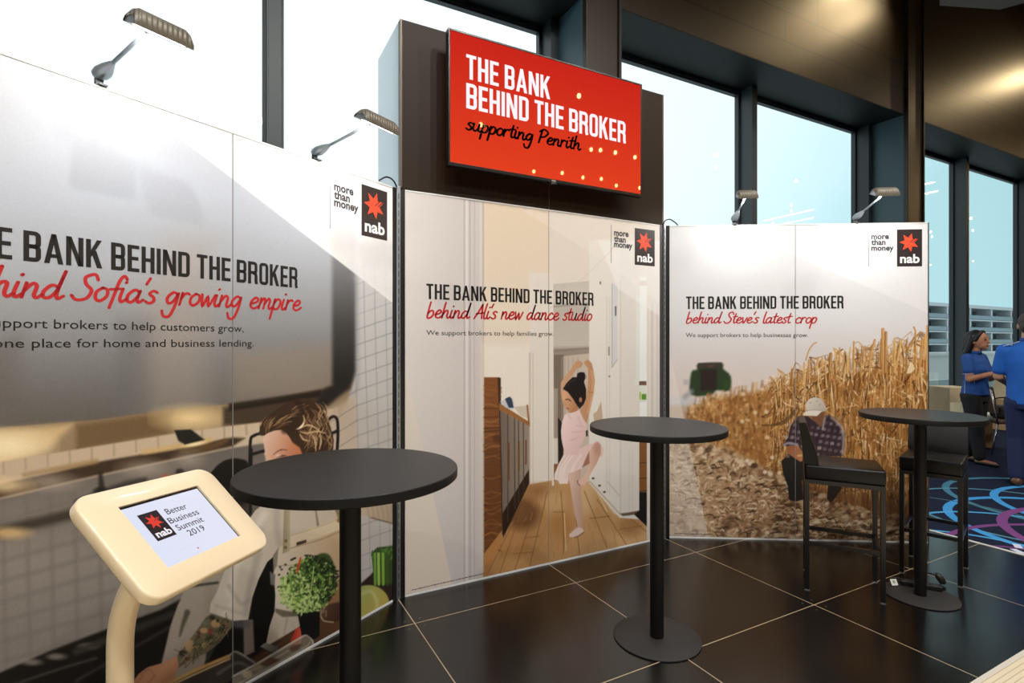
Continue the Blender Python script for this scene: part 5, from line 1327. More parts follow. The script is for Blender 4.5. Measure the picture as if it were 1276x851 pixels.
def arm_lamp(board, root_px, tip_px, head_px, label, power, tilt=0.42):
    s = board.s(root_px)
    B = board.o + board.d * s + UPV * BOARD_H
    T = on_plane(tip_px[0], tip_px[1], B, board.d)             # tip lies in the upright plane square to the board
    t = thing('arm_lamp', label, 'lamp', tuple(B), group=None)
    d, n_ = Vector(board.d), Vector(board.n); up = Vector((0, 0, 1)); tip = Vector(T - B)
    # clamp over the board's top edge
    bm = bmesh.new(); prism(bm, [(-.03, .0005), (-.03, .055), (-.024, .06), (-.017, .055), (-.017, .006), (.016, .006), (.016, .0005)], -.012, .012, ((0, 0, 0), n_, up, d)); link('clamp', bm, LAMP_DARK, t)
    base = -n_ * .02 + up * .045
    dirv = (tip - base).normalized()
    side = d; nor = dirv.cross(side).normalized()
    # flared joint housing
    bm = bmesh.new(); prev = None
    for x, w, h in ((-.010, .018, .012), (.006, .027, .018), (.030, .028, .021), (.062, .021, .018), (.094, .011, .011), (.108, .007, .007)):
        ring = [bm.verts.new(base + dirv * x + side * (w * math.cos(a)) + nor * (h * math.sin(a))) for a in [2 * math.pi * k / 16 for k in range(16)]]
        if prev:
            for k in range(16): bm.faces.new((prev[k], prev[(k + 1) % 16], ring[(k + 1) % 16], ring[k]))
        else: bm.faces.new(ring[::-1])
        prev = ring
    bm.faces.new(prev); link('joint_housing', bm, CHROME, t, 40)
    bm = tube(bmesh.new(), [base + dirv * .1, tip - dirv * .004], .0065, 12); link('arm', bm, CHROME, t, True)
    # hood: a ribbed half shell along the board
    p0 = on_plane(head_px[0][0], head_px[0][1], T, board.n); p1 = on_plane(head_px[1][0], head_px[1][1], T, board.n)
    ha, hb_ = sorted((float((p0 - T) @ board.d), float((p1 - T) @ board.d)))
    fw = (n_ * math.cos(tilt) - up * math.sin(tilt)); uu = (up * math.cos(tilt) + n_ * math.sin(tilt))
    o = tip; prof = []
    Rr = .046
    for k in range(13):
        a = math.pi * (k / 12); prof.append((-Rr * math.cos(a), Rr * 1.12 * math.sin(a)))
    inner = [(x * .93, y * .92 - .001) for x, y in prof][::-1]
    poly = prof + inner
    bm = bmesh.new(); L = hb_ - ha
    secs = [(ha, .55), (ha + L * .05, .86), (ha + L * .12, 1.0), (hb_ - L * .12, 1.0), (hb_ - L * .05, .86), (hb_, .55)]
    prev = None
    for x, k in secs:
        ring = [bm.verts.new(o + d * x + fw * u * (1 if k == 1 else (.8 + .2 * k)) + uu * v * k) for u, v in poly]
        if prev:
            m_ = len(poly)
            for j in range(m_): bm.faces.new((prev[j], prev[(j + 1) % m_], ring[(j + 1) % m_], ring[j]))
        prev = ring
        if x in (ha, hb_):
            np_ = len(prof)
            for j in range(np_ - 1): bm.faces.new((ring[j], ring[j + 1], ring[2 * np_ - 2 - j], ring[2 * np_ - 1 - j]))
    link('hood', bm, HEAD, t, 40)
    for e, sg in ((ha + .004, 1), (hb_ - .004, -1)):
        bm = bmesh.new(); prism(bm, [(x * .9, y * .5) for x, y in prof], 0, .003, (o + d * e, fw, uu, d)); link('end_cap', bm, CHROME, t)
    bm = tube(bmesh.new(), [o + d * (ha + L * .07) + uu * .012, o + d * (hb_ - L * .07) + uu * .012], .013, 12); link('light_tube', bm, TUBE, t, True)
    A = Vector(B) + o + d * ((ha + hb_) / 2) - uu * .012
    aim = Vector(B) - up * .55
    lt = area_light('lamp_beam', A, aim, L * .8, power, (1.0, .98, .95), .05)
    lt.rotation_euler = (aim - A).to_track_quat('-Z', 'Y').to_euler()
    # lay the light's long side along the board
    z = -(aim - A).normalized(); x = d - z * d.dot(z); x.normalize(); y = z.cross(x)
    lt.rotation_euler = Matrix((x, y, z)).transposed().to_euler()
    lt.parent = t; lt.location = A - Vector(t.location)
    return t
arm_lamp(LEFT, 127, (184, 38), ((160, 25), (234, 58)), 'arm lamp nearest the left edge on the kitchen board', LAMP_POWER * .72)
arm_lamp(LEFT, 396, (462, 154), ((448, 152), (491, 170)), 'arm lamp on the kitchen board beside the dark header box', LAMP_POWER * 1.0)
arm_lamp(RIGHT, 916, (929, 246), ((917.5, 244), (942.5, 244)), 'arm lamp on the left panel of the maize field board', LAMP_POWER)
arm_lamp(RIGHT, 1068, (1100, 243), ((1087, 242), (1117, 242)), 'arm lamp on the right panel of the maize field board', LAMP_POWER)

# ------------------------------------------------------------------ high tables
T_TOP = mat('table_top', (30, 30, 31), 0.40, spec=.4, bump=(900, .25)); T_RIM = mat('table_rim', (12, 11, 11), 0.5, spec=.3); T_POLE = mat('table_pole', (13, 12, 12), 0.5, spec=.3); T_BASE = mat('table_base', (40, 39, 39), 0.55, bump=(700, .3))
def high_table(x, y, r, z, rb, rp, label):
    t = thing('high_table', label, 'table', (x, y, 0), group='round black high tables')
    th = .031
    bm = lathe(bmesh.new(), [(0, z - th), (r - .004, z - th), (r, z - th + .003), (r, z - .0035), (r - .001, z - .0015), (r - .003, z), (0, z)], 96)
    o = link('tabletop', bm, [T_TOP, T_RIM], t, 35)
    for p in o.data.polygons:
        if abs(p.normal.z) < .5 or p.center.z < z - .01: p.material_index = 1
    bm = lathe(bmesh.new(), [(0, z - th - .012), (.13, z - th - .012), (.13, z - th - .0005), (0, z - th - .0005)], 40)
    link('mounting_plate', bm, T_POLE, t, 35)
    bm = lathe(bmesh.new(), [(0, .0085), (rp, .0085), (rp, z - th - .0125), (0, z - th - .0125)], 40)
    link('pole', bm, T_POLE, t, 35)
    bm = lathe(bmesh.new(), [(0, 0), (rb - .002, 0), (rb, .002), (rb, .006), (rb - .003, .008), (0, .008)], 96)
    link('base_plate', bm, T_BASE, t, 35)
    return t
high_table(0.368, 1.839, 0.356, 1.065, 0.22, .035, 'round black high table nearest the viewer, beside the tablet stand')
high_table(1.921, 2.051, 0.335, 1.069, 0.215, .034, 'round black high table standing alone in front of the middle board')
high_table(3.605, 1.661, 0.307, 1.069, 0.187, .031, 'round black high table at the right with the two bar stools')

# ------------------------------------------------------------------ bar stools
LEATHER = mat('stool_leather', (15, 14, 14), 0.42, spec=.4, noise=(30, .12), bump=(160, .15)); STEEL_K = mat('stool_frame', (16, 16, 17), 0.32, spec=.6); FOOT = mat('stool_glide', (120, 118, 114), .4)
def bar_stool(x, y, ang, hl, hw_, label, first=None):
    t = thing('bar_stool', label, 'stool', (x, y, 0), math.radians(ang), group='black bar stools at the right table')
    zs = .757
    bm = nbox((-hl - .012, -hw_ - .014, zs - .088), (hl + .016, hw_ + .014, zs), bevel=.014)
    link('seat', bm, LEATHER, t, 40)
    # backrest: thick wedge leaning slightly back
    side = [(-hl - .014, zs - .086), (-hl - .018, zs + .03), (-hl - .03, zs + .14), (-hl - .044, zs + .235), (-hl - .040, zs + .248), (-hl - .010, zs + .250), (-hl - .002, zs + .240), (-hl + .020, zs + .16), (-hl + .052, zs + .07), (-hl + .062, zs + .0015), (-hl - .0125, zs + .0015), (-hl - .0125, zs - .086)]
    bm = prism(bmesh.new(), side, -hw_ - .012, hw_ + .012, ((0, 0, 0), (1, 0, 0), (0, 0, 1), (0, -1, 0)))
    bmesh.ops.bevel(bm, geom=[e for e in bm.edges if len(e.link_faces) == 2 and e.calc_face_angle(0) > 1.2], offset=.007, segments=3, affect='EDGES')
    link('backrest', bm, LEATHER, t, 40)
    bm = bmesh.new(); w = .0125
    for s in (-1, 1):
        box(bm, (-hl - w, s * hw_ - w, zs - .113), (hl + w, s * hw_ + w, zs - .0885))
        box(bm, (s * hl - w, -hw_ + w, zs - .113), (s * hl + w, hw_ - w, zs - .0885))
    link('seat_frame', bm, STEEL_K, t)
    for a in (-1, 1):
        for b in (-1, 1):
            lg = link('leg', nbox((a * hl - w, b * hw_ - w, .006), (a * hl + w, b * hw_ + w, zs - .1135), bevel=.002), STEEL_K, t)
            link('glide', nbox((a * hl - w - .001, b * hw_ - w - .001, 0), (a * hl + w + .001, b * hw_ + w + .001, .006)), FOOT, lg)
    for s in (-1, 1):
        link('footrest', nbox((-hl + w + .0005, s * hw_ - .010, .272), (hl - w - .0005, s * hw_ + .010, .294)), STEEL_K, t)
        link('footrest', nbox((s * hl - .010, -hw_ + w + .0005, .272), (s * hl + .010, hw_ - w - .0005, .294)), STEEL_K, t)
    return t
bar_stool(3.329, 1.957, -55.0, .190, .155, 'black padded bar stool seen from the side, before the maize field board')
bar_stool(4.090, 1.805, 198.0, .190, .146, 'black padded bar stool behind the right table, backrest towards the carpet')

# ------------------------------------------------------------------ tablet kiosk
KC = np.array([-0.0728, 1.2464, 1.1274])
_a, _b, _c = 0.0787, 0.7500, 0.8656
ca, sa, cb, sb, cc, sc_ = math.cos(_a), math.sin(_a), math.cos(_b), math.sin(_b), math.cos(_c), math.sin(_c)
KM = np.array([[cc, -sc_, 0], [sc_, cc, 0], [0, 0, 1]]) @ np.array([[1, 0, 0], [0, cb, -sb], [0, sb, cb]]) @ np.array([[ca, 0, sa], [0, 1, 0], [-sa, 0, ca]])
KU, KV, KN = KM[:, 0], KM[:, 1], KM[:, 2]
nh = np.array([KN[0], KN[1], 0]) / math.hypot(KN[0], KN[1])
foot = KC - nh * .137
kiosk = thing('tablet_stand', 'cream tablet stand with a lit screen, bottom left beside the nearest table', 'tablet stand', (foot[0], foot[1], 0))
K_WHITE = mat('stand_enamel', (238, 218, 184), 0.32, spec=.5, coat=.2)
fr = (KC + KU * -.002 + KV * -.002, KU, KV, KN)
bm = bmesh.new()
lay = [(-.026, .012), (-.023, .004), (-.018, .0005), (-.003, 0.0), (0.0, .0012), (.0016, .0035)]
prev = None
o_, U_, V_, N_ = [Vector(v) for v in fr]
for tt, ins in lay:
    ring = [bm.verts.new(o_ + U_ * u + V_ * v + N_ * tt) for u, v in rounded_rect(.330 - 2 * ins, .238 - 2 * ins, .034 - ins * .6, 8)]
    if prev:
        for k in range(len(ring)): bm.faces.new((prev[k], prev[(k + 1) % len(ring)], ring[(k + 1) % len(ring)], ring[k]))
    else: bm.faces.new(ring[::-1])
    prev = ring
hole = [(-.0985, -.074), (.0985, -.074), (.0985, .074), (-.0985, .074)]
hv = [bm.verts.new(Vector(KC) + U_ * u + V_ * v + N_ * .0016) for u, v in hole]
hd = [bm.verts.new(Vector(KC) + U_ * u + V_ * v + N_ * -.0035) for u, v in hole]
eds = []
for k in range(len(prev)): eds.append(bm.edges.get((prev[k], prev[(k + 1) % len(prev)])))
for k in range(4): eds.append(bm.edges.new((hv[k], hv[(k + 1) % 4])))
bmesh.ops.triangle_fill(bm, edges=eds, use_beauty=True)
for k in range(4): bm.faces.new((hv[k], hv[(k + 1) % 4], hd[(k + 1) % 4], hd[k]))
bm.faces.new(hd)
case = wlink('tablet_case', bm, K_WHITE, kiosk, 35)
K_SCR = mat('tablet_screen', (10, 10, 12), .12, emit=(222, 228, 246), emit_s=1.0)
ks = Sheet(KC, KU, KV, KN)
bm = bmesh.new(); prism(bm, [(-.0982, -.0737), (.0982, -.0737), (.0982, .0737), (-.0982, .0737)], -.0034, -.0026, (KC, KU, KV, KN))
glass = wlink('tablet_glass', bm, mat('tablet_border', (10, 9, 9), .2), case)
bm = bmesh.new(); prism(bm, [(-.0955, -.0725), (.0948, -.0725), (.0948, .0685), (-.0955, .0685)], -.0025, -.0018, (KC, KU, KV, KN))
wlink('screen', bm, K_SCR, kiosk)
scr = [c for c in kiosk.children if c.name.startswith('screen')][0]
zk = lambda x, y: (80 + x / 3.027, 570 + y / 3.027)
S_K = mat('screen_ink', (22, 22, 24), .3); S_G = mat('screen_faint', (150, 154, 168), .3, emit=(176, 180, 196), emit_s=.8)
S_TILE = mat('screen_tile', (26, 26, 30), .3); S_STAR = mat('screen_star', (60, 12, 10), .3, emit=(226, 62, 46), emit_s=.9); S_W = GLOW_W
off0 = -.0016
tl, tr_, br, bl = [ks.sz(*zk(*q)) for q in ((278, 217), (352, 195), (427, 290), (352, 313))]
logo(ks, (tl[0] + bl[0]) / 2, (bl[1] + br[1]) / 2, (tr_[0] + br[0]) / 2, (tl[1] + tr_[1]) / 2, scr, (S_TILE, S_STAR, S_W), off=off0)
for w, a, b, h in (('Better', (392, 212), (470, 190), .0145), ('Business', (402, 246), (515, 212), .0145), ('Summit', (433, 273), (532, 239), .0145), ('2019', (477, 293), (537, 271), .0145)):
    A, B = ks.sz(*zk(*a)), ks.sz(*zk(*b)); v = (A[1] + B[1]) / 2
    letters('screen_lettering', ks, sans(w, .004), S_K, scr, (A[0], v), (B[0], v), h, off=off0, unit=.73)
for w, a, b, h in (('Help us learn more about you', (432, 352), (570, 298), .0045),):
    A, B = ks.sz(*zk(*a)), ks.sz(*zk(*b)); v = (A[1] + B[1]) / 2
    letters('screen_small_lettering', ks, sans(w), S_G, scr, (A[0], v), (B[0], v), h, off=off0, unit=.73)
A = ks.sz(*zk(507, 339)); letters('screen_dot', ks, [[(.0018 * math.cos(k * .52), .0018 * math.sin(k * .52)) for k in range(12)]], S_STAR, scr, A, (A[0] + 1, A[1]), 1.0, 0, 1, off=off0)
A, B = ks.sz(*zk(322, 184)), ks.sz(*zk(414, 156)); letters('address_bar', ks, rect(0, 0, 1, 1), S_G, scr, (A[0], A[1] - .0006), (B[0], A[1] - .0006), .0014, off=off0)
# bent tube and foot
P0, P3 = Vector((foot[0], foot[1], .0)), Vector(KC) - Vector(KN) * .036
corner = Vector(KC) - Vector(KN) * (.137 / math.hypot(KN[0], KN[1]))
pts = [P0 + Vector((0, 0, .012)), Vector((foot[0], foot[1], .45)), Vector((foot[0], foot[1], corner.z - .11))]
a_, c_ = pts[-1].copy(), corner + (P3 - corner).normalized() * .11
for k in range(1, 13):
    t_ = k / 12; pts.append(a_ * (1 - t_) ** 2 + corner * 2 * t_ * (1 - t_) + c_ * t_ ** 2)
pts.append(P3)
wlink('stand_tube', tube(bmesh.new(), pts, .0232, 24), K_WHITE, kiosk, 40)
bm = bmesh.new(); prism(bm, [(.055 * math.cos(k * math.pi / 16), .055 * math.sin(k * math.pi / 16)) for k in range(32)], -.0355, -.0262, (KC, KU, KV, KN)); wlink('mounting_disc', bm, K_WHITE, kiosk, 35)
bm = lathe(bmesh.new(), [(0, 0), (.17, 0), (.172, .003), (.170, .010), (.04, .0118), (0, .0118)], 64); link('foot_plate', bm, K_WHITE, kiosk, 35)

# ------------------------------------------------------------------ power strip and plug on the right table's foot
BLK = mat('strip_black', (20, 20, 21), .45)
a, b = on_floor(1122, 725, .02), on_floor(1174, 733.5, .02)
mid_, dv = (a + b) / 2, (b - a); Ls = float(np.linalg.norm(dv)); an = math.atan2(dv[1], dv[0])
ps = thing('power_strip', 'black power strip lying on the foot of the right table', 'power strip', (mid_[0], mid_[1], .0085), an)
link('casing', nbox((-Ls / 2, -.024, 0), (Ls / 2, .024, .028), bevel=.004), BLK, ps, 40)
for k in range(4):
    x = -Ls / 2 + Ls * (k + .75) / 4.6
    link('socket', nbox((x - .018, -.017, .0282), (x + .018, .017, .030), bevel=.0008), mat('socket_face', (40, 40, 42), .4), ps)
link('cable', tube(bmesh.new(), catmull([(-Ls / 2 + .002, 0, .014), (-Ls / 2 - .03, .012, .014), (-Ls / 2 - .045, .035, .012), (-Ls / 2 - .01, .06, .010), (-Ls / 2 + .06, .062, .008)], 6), .0045, 10), BLK, ps, True)
tg = on_floor(1114.5, 727, .022)
q = thing('paper_tag', 'small white paper tag on the power cable at the table foot', 'tag', (tg[0], tg[1], .0255), an - .5, rot=(math.radians(62), 0, -YAW + .15))
link('paper', nbox((-.022, -.014, 0), (.020, .022, .0012)), mat('tag_paper', (226, 228, 214), .7), q)
link('printed_mark', nbox((-.010, -.002, .00122), (.006, .014, .0015)), mat('tag_green', (150, 168, 138), .7), q)
pl = on_floor(1163, 727, .0)
pg = thing('mains_plug', 'black mains plug on a short cable at the back of the power strip', 'plug', (pl[0], pl[1], .0), an)
bm = bmesh.new()
tube(bm, catmull([(-.07, .02, .030), (-.03, .012, .052), (-.005, 0, .058), (.012, -.004, .056)], 5), .005, 10)
link('cable', bm, BLK, pg, True)
bm = bmesh.new()
for (xx, zz, ww, hh) in ((0, 0, 0, 0),):
    tube(bm, [(.008, 0, .060), (.02, 0, .055), (.034, 0, .040), (.044, 0, .022), (.047, 0, .0095)], [.009, .018, .021, .019, .016], 14)
link('plug_body', bm, mat('plug_rubber', (34, 28, 25), .5), pg, True)

# ------------------------------------------------------------------ cartons and a chair by the far window
CARD = mat('carton_brown', (186, 152, 110), .8, noise=(8, .08)); CARD_L = mat('carton_pale', (224, 204, 166), .8, noise=(8, .06)); TAPE = mat('carton_tape', (200, 178, 140), .4)
def carton(x, y, z, w, d, h, rz, label, m=CARD, group='cardboard boxes by the far window'):
    t = thing('cardboard_box', label, 'box', (x, y, z), math.radians(rz), group=group)
    link('carton', nbox((-w / 2, -d / 2, 0), (w / 2, d / 2, h - .004), bevel=.004), m, t)
    link('flap', nbox((-w / 2, -d / 2, h - .0035), (w / 2, -.002, h)), m, t); link('flap', nbox((-w / 2, .002, h - .0035), (w / 2, d / 2, h)), m, t)
    link('tape', nbox((-w / 2 + .001, -.025, h + .0002), (w / 2 - .001, .025, h + .001)), TAPE, t)
    return t
p_ = at_depth(1185, 428, 7.75)
carton(p_[0], p_[1], 0, .40, .40, .42, -25, 'plain carton under the big pale box, half hidden by the right table')
carton(p_[0], p_[1], .4215, .40, .40, .44, -25, 'big pale carton on top of the stack at the window', CARD_L)
p2_ = at_depth(1203, 428, 7.05)
carton(p2_[0], p2_[1], 0, .24, .20, .70, -25, 'tall carton in front of the stack, beside the woman', CARD_L)
p3_ = at_depth(1223, 428, 7.75)
carton(p3_[0], p3_[1], 0, .20, .24, .46, 20, 'narrow brown carton on the carpet behind the woman')
p4_ = at_depth(1257, 428, 9.3)
carton(p4_[0], p4_[1], 0, .44, .36, .52, 5, 'lower carton behind the chair, under a paler one')
carton(p4_[0], p4_[1], .5215, .36, .32, .40, 8, 'pale upper carton behind the chair and the man', CARD_L)

CH_BROWN = mat('chair_vinyl', (74, 54, 42), .55); CHR = mat('chair_chrome', (190, 190, 192), .18, metal=1.0)
pc = at_depth(1251, 428, 7.25)
ch = thing('stacking_chair', 'brown padded chair with chrome legs behind the man in blue', 'chair', (pc[0], pc[1], 0), math.radians(-38))
link('seat', nbox((-.21, -.21, .42), (.22, .21, .475), bevel=.018), CH_BROWN, ch, 40)
bm = prism(bmesh.new(), [(-.225, .56), (-.29, .90), (-.275, .915), (-.25, .90), (-.19, .57)], -.20, .20, ((0, 0, 0), (1, 0, 0), (0, 0, 1), (0, -1, 0))); link('backrest', bm, CH_BROWN, ch)
for s in (-1, 1):
    link('leg', tube(bmesh.new(), [(.20, s * .20, .012), (.15, s * .20, .42)], .011, 10), CHR, ch, True)
    link('leg', tube(bmesh.new(), [(-.27, s * .20, .012), (-.20, s * .20, .42)], .011, 10), CHR, ch, True)
    link('back_upright', tube(bmesh.new(), [(-.20, s * .205, .42), (-.225, s * .208, .56), (-.285, s * .208, .88)], .011, 10), CHR, ch, True)
bg = thing('camera_bag', 'black bag with straps lying on the brown chair', 'bag', (pc[0] + .02, pc[1] - .0, .476), math.radians(-38))
BAG = mat('bag_black', (18, 18, 19), .7)
bm = nbox((-.12, -.13, 0), (.12, .13, .17), bevel=.045); link('bag_body', bm, BAG, bg, 60)
link('strap', tube(bmesh.new(), catmull([(-.10, .10, .12), (-.05, .12, .24), (.03, .02, .27), (.09, -.09, .20), (.10, -.10, .10)], 6), .010, 8), BAG, bg, True)
link('pouch', nbox((.121, -.07, .02), (.165, .07, .12), bevel=.015), BAG, bg, 60)

# ------------------------------------------------------------------ people
def capsule(bm, a, b, ra, rb, seg=14):
    """closed tapered limb with rounded ends"""
    a, b = Vector(a), Vector(b); ax = (b - a)
    L = ax.length; t = ax.normalized() if L > 1e-6 else Vector((0, 0, 1))
    u = t.orthogonal().normalized(); v = t.cross(u)
    prof = []
    for k in range(5):
        th = math.pi / 2 * (1 - k / 4.0); prof.append((-ra * math.sin(th), ra * math.cos(th)))
    for k in range(5):
        th = math.pi / 2 * k / 4.0; prof.append((L + rb * math.sin(th), rb * math.cos(th)))
    rings = []
    for x, r in prof:
        if r < 1e-5: rings.append([bm.verts.new(a + t * x)])
        else: rings.append([bm.verts.new(a + t * x + (u * math.cos(2 * math.pi * k / seg) + v * math.sin(2 * math.pi * k / seg)) * r) for k in range(seg)])
    for p, q in zip(rings, rings[1:]):
        for k in range(seg):
            f = []
            for w in (p[k % len(p)], p[(k + 1) % seg % len(p)], q[(k + 1) % seg % len(q)], q[k % len(q)]):
                if w not in f: f.append(w)
            if len(f) > 2: bm.faces.new(f)
def ball(bm, c, r, rot=None):
    M = Matrix.Translation(Vector(c)) @ (rot.to_4x4() if rot is not None else Matrix.Identity(4)) @ Matrix.Diagonal((*((r, r, r) if isinstance(r, (int, float)) else r), 1))
    bmesh.ops.create_uvsphere(bm, u_segments=18, v_segments=12, radius=1.0, matrix=M)
def chain(bm, pts, rs):
    for i in range(len(pts) - 1): capsule(bm, pts[i], pts[i + 1], rs[i], rs[i + 1])
def slabs(bm, secs, seg=24):
    """closed body of elliptical sections (x, y, z, rx, ry)"""
    rings = []
    for x, y, z, rx, ry in secs: rings.append([bm.verts.new((x + rx * math.cos(2 * math.pi * k / seg), y + ry * math.sin(2 * math.pi * k / seg), z)) for k in range(seg)])
    for p, q in zip(rings, rings[1:]):
        for k in range(seg): bm.faces.new((p[k], p[(k + 1) % seg], q[(k + 1) % seg], q[k]))
    bm.faces.new(rings[0][::-1]); bm.faces.new(rings[-1])
def fuse(name, bm, vox, m, parent, smooth=4, cut=None):
    """one continuous skin round everything in bm"""
    bmesh.ops.recalc_face_normals(bm, faces=bm.faces)
    me = bpy.data.meshes.new(name); bm.to_mesh(me); bm.free()
    o = bpy.data.objects.new(name, me); COL.objects.link(o)
    r = o.modifiers.new('skin', 'REMESH'); r.mode = 'VOXEL'; r.voxel_size = vox; r.use_smooth_shade = True
    if smooth:
        s = o.modifiers.new('soft', 'SMOOTH'); s.iterations = smooth; s.factor = .5
    dg = bpy.context.evaluated_depsgraph_get()
    new = bpy.data.meshes.new_from_object(o.evaluated_get(dg))
    o.modifiers.clear(); o.data = new; bpy.data.meshes.remove(me)
    new.name = name
    if cut:
        b2 = bmesh.new(); b2.from_mesh(new)
        for co, no in cut: bmesh.ops.bisect_plane(b2, geom=b2.verts[:] + b2.edges[:] + b2.faces[:], plane_co=co, plane_no=no, clear_outer=True)
        b2.to_mesh(new); b2.free()
    for p in new.polygons: p.use_smooth = True
    new.materials.clear()
    for mm in (m if isinstance(m, (list, tuple)) else [m]): new.materials.append(mm)
    o.parent = parent
    return o
def hand_shape(bm, wrist, dirv, palmn, side, curl=.5, size=1.0):
    """palm, four unequal bent fingers and a thumb; side is the thumb's direction"""
    W, d, n, s = Vector(wrist), Vector(dirv).normalized(), Vector(palmn).normalized(), Vector(side).normalized()
    k = size
    for q in (-.026, -.009, .009, .026): capsule(bm, W + d * .012 * k + s * q * .6 * k, W + d * .085 * k + s * q * k, .014 * k, .012 * k, 10)
    for q, L in ((.028, .066), (.010, .075), (-.009, .070), (-.026, .055)):
        p = W + d * .088 * k + s * q * k; a = curl * .6
        d1 = (d * math.cos(a) + n * math.sin(a)); p1 = p + d1 * L * .5 * k
        d2 = (d * math.cos(a * 2.4) + n * math.sin(a * 2.4)); p2 = p1 + d2 * L * .3 * k
        d3 = (d * math.cos(a * 3.4) + n * math.sin(a * 3.4)); p3 = p2 + d3 * L * .26 * k
        chain(bm, [p, p1, p2, p3], [.0098 * k, .0090 * k, .0084 * k, .0074 * k])
    b = W + d * .030 * k + s * .030 * k
    b1 = b + (d * .65 + s * .75 + n * .3).normalized() * .038 * k; b2 = b1 + (d * .9 + s * .3 + n * .4).normalized() * .030 * k
    chain(bm, [W + d * .02 * k + s * .014 * k, b, b1, b2], [.015 * k, .0125 * k, .0105 * k, .0088 * k])

SKIN = mat('skin_warm', (176, 122, 92), .55, spec=.35, noise=(14, .06)); SKIN_M = mat('skin_fair', (190, 142, 116), .55, spec=.35, noise=(14, .06))
HAIR_K = mat('hair_black', (20, 17, 17), .45, bump=(120, .5)); HAIR_B = mat('hair_brown', (58, 44, 36), .6, bump=(160, .5))
BLUE = mat('polo_blue', (26, 72, 140), .8, noise=(10, .12), bump=(14, .7)); BLUE_B = mat('polo_royal', (22, 92, 180), .8, noise=(8, .12), bump=(12, .7))
BLACK_T = mat('trousers_black', (16, 17, 20), .85, bump=(12, .6)); NAVY = mat('trousers_navy', (22, 34, 74), .85, bump=(12, .6))
PIPING = mat('polo_piping', (150, 164, 200), .7); SHOE_K = mat('shoe_black', (18, 17, 17), .4); SHOE_BR = mat('shoe_brown', (98, 60, 36), .45); DARKEYE = mat('eye_dark', (24, 18, 16), .3)

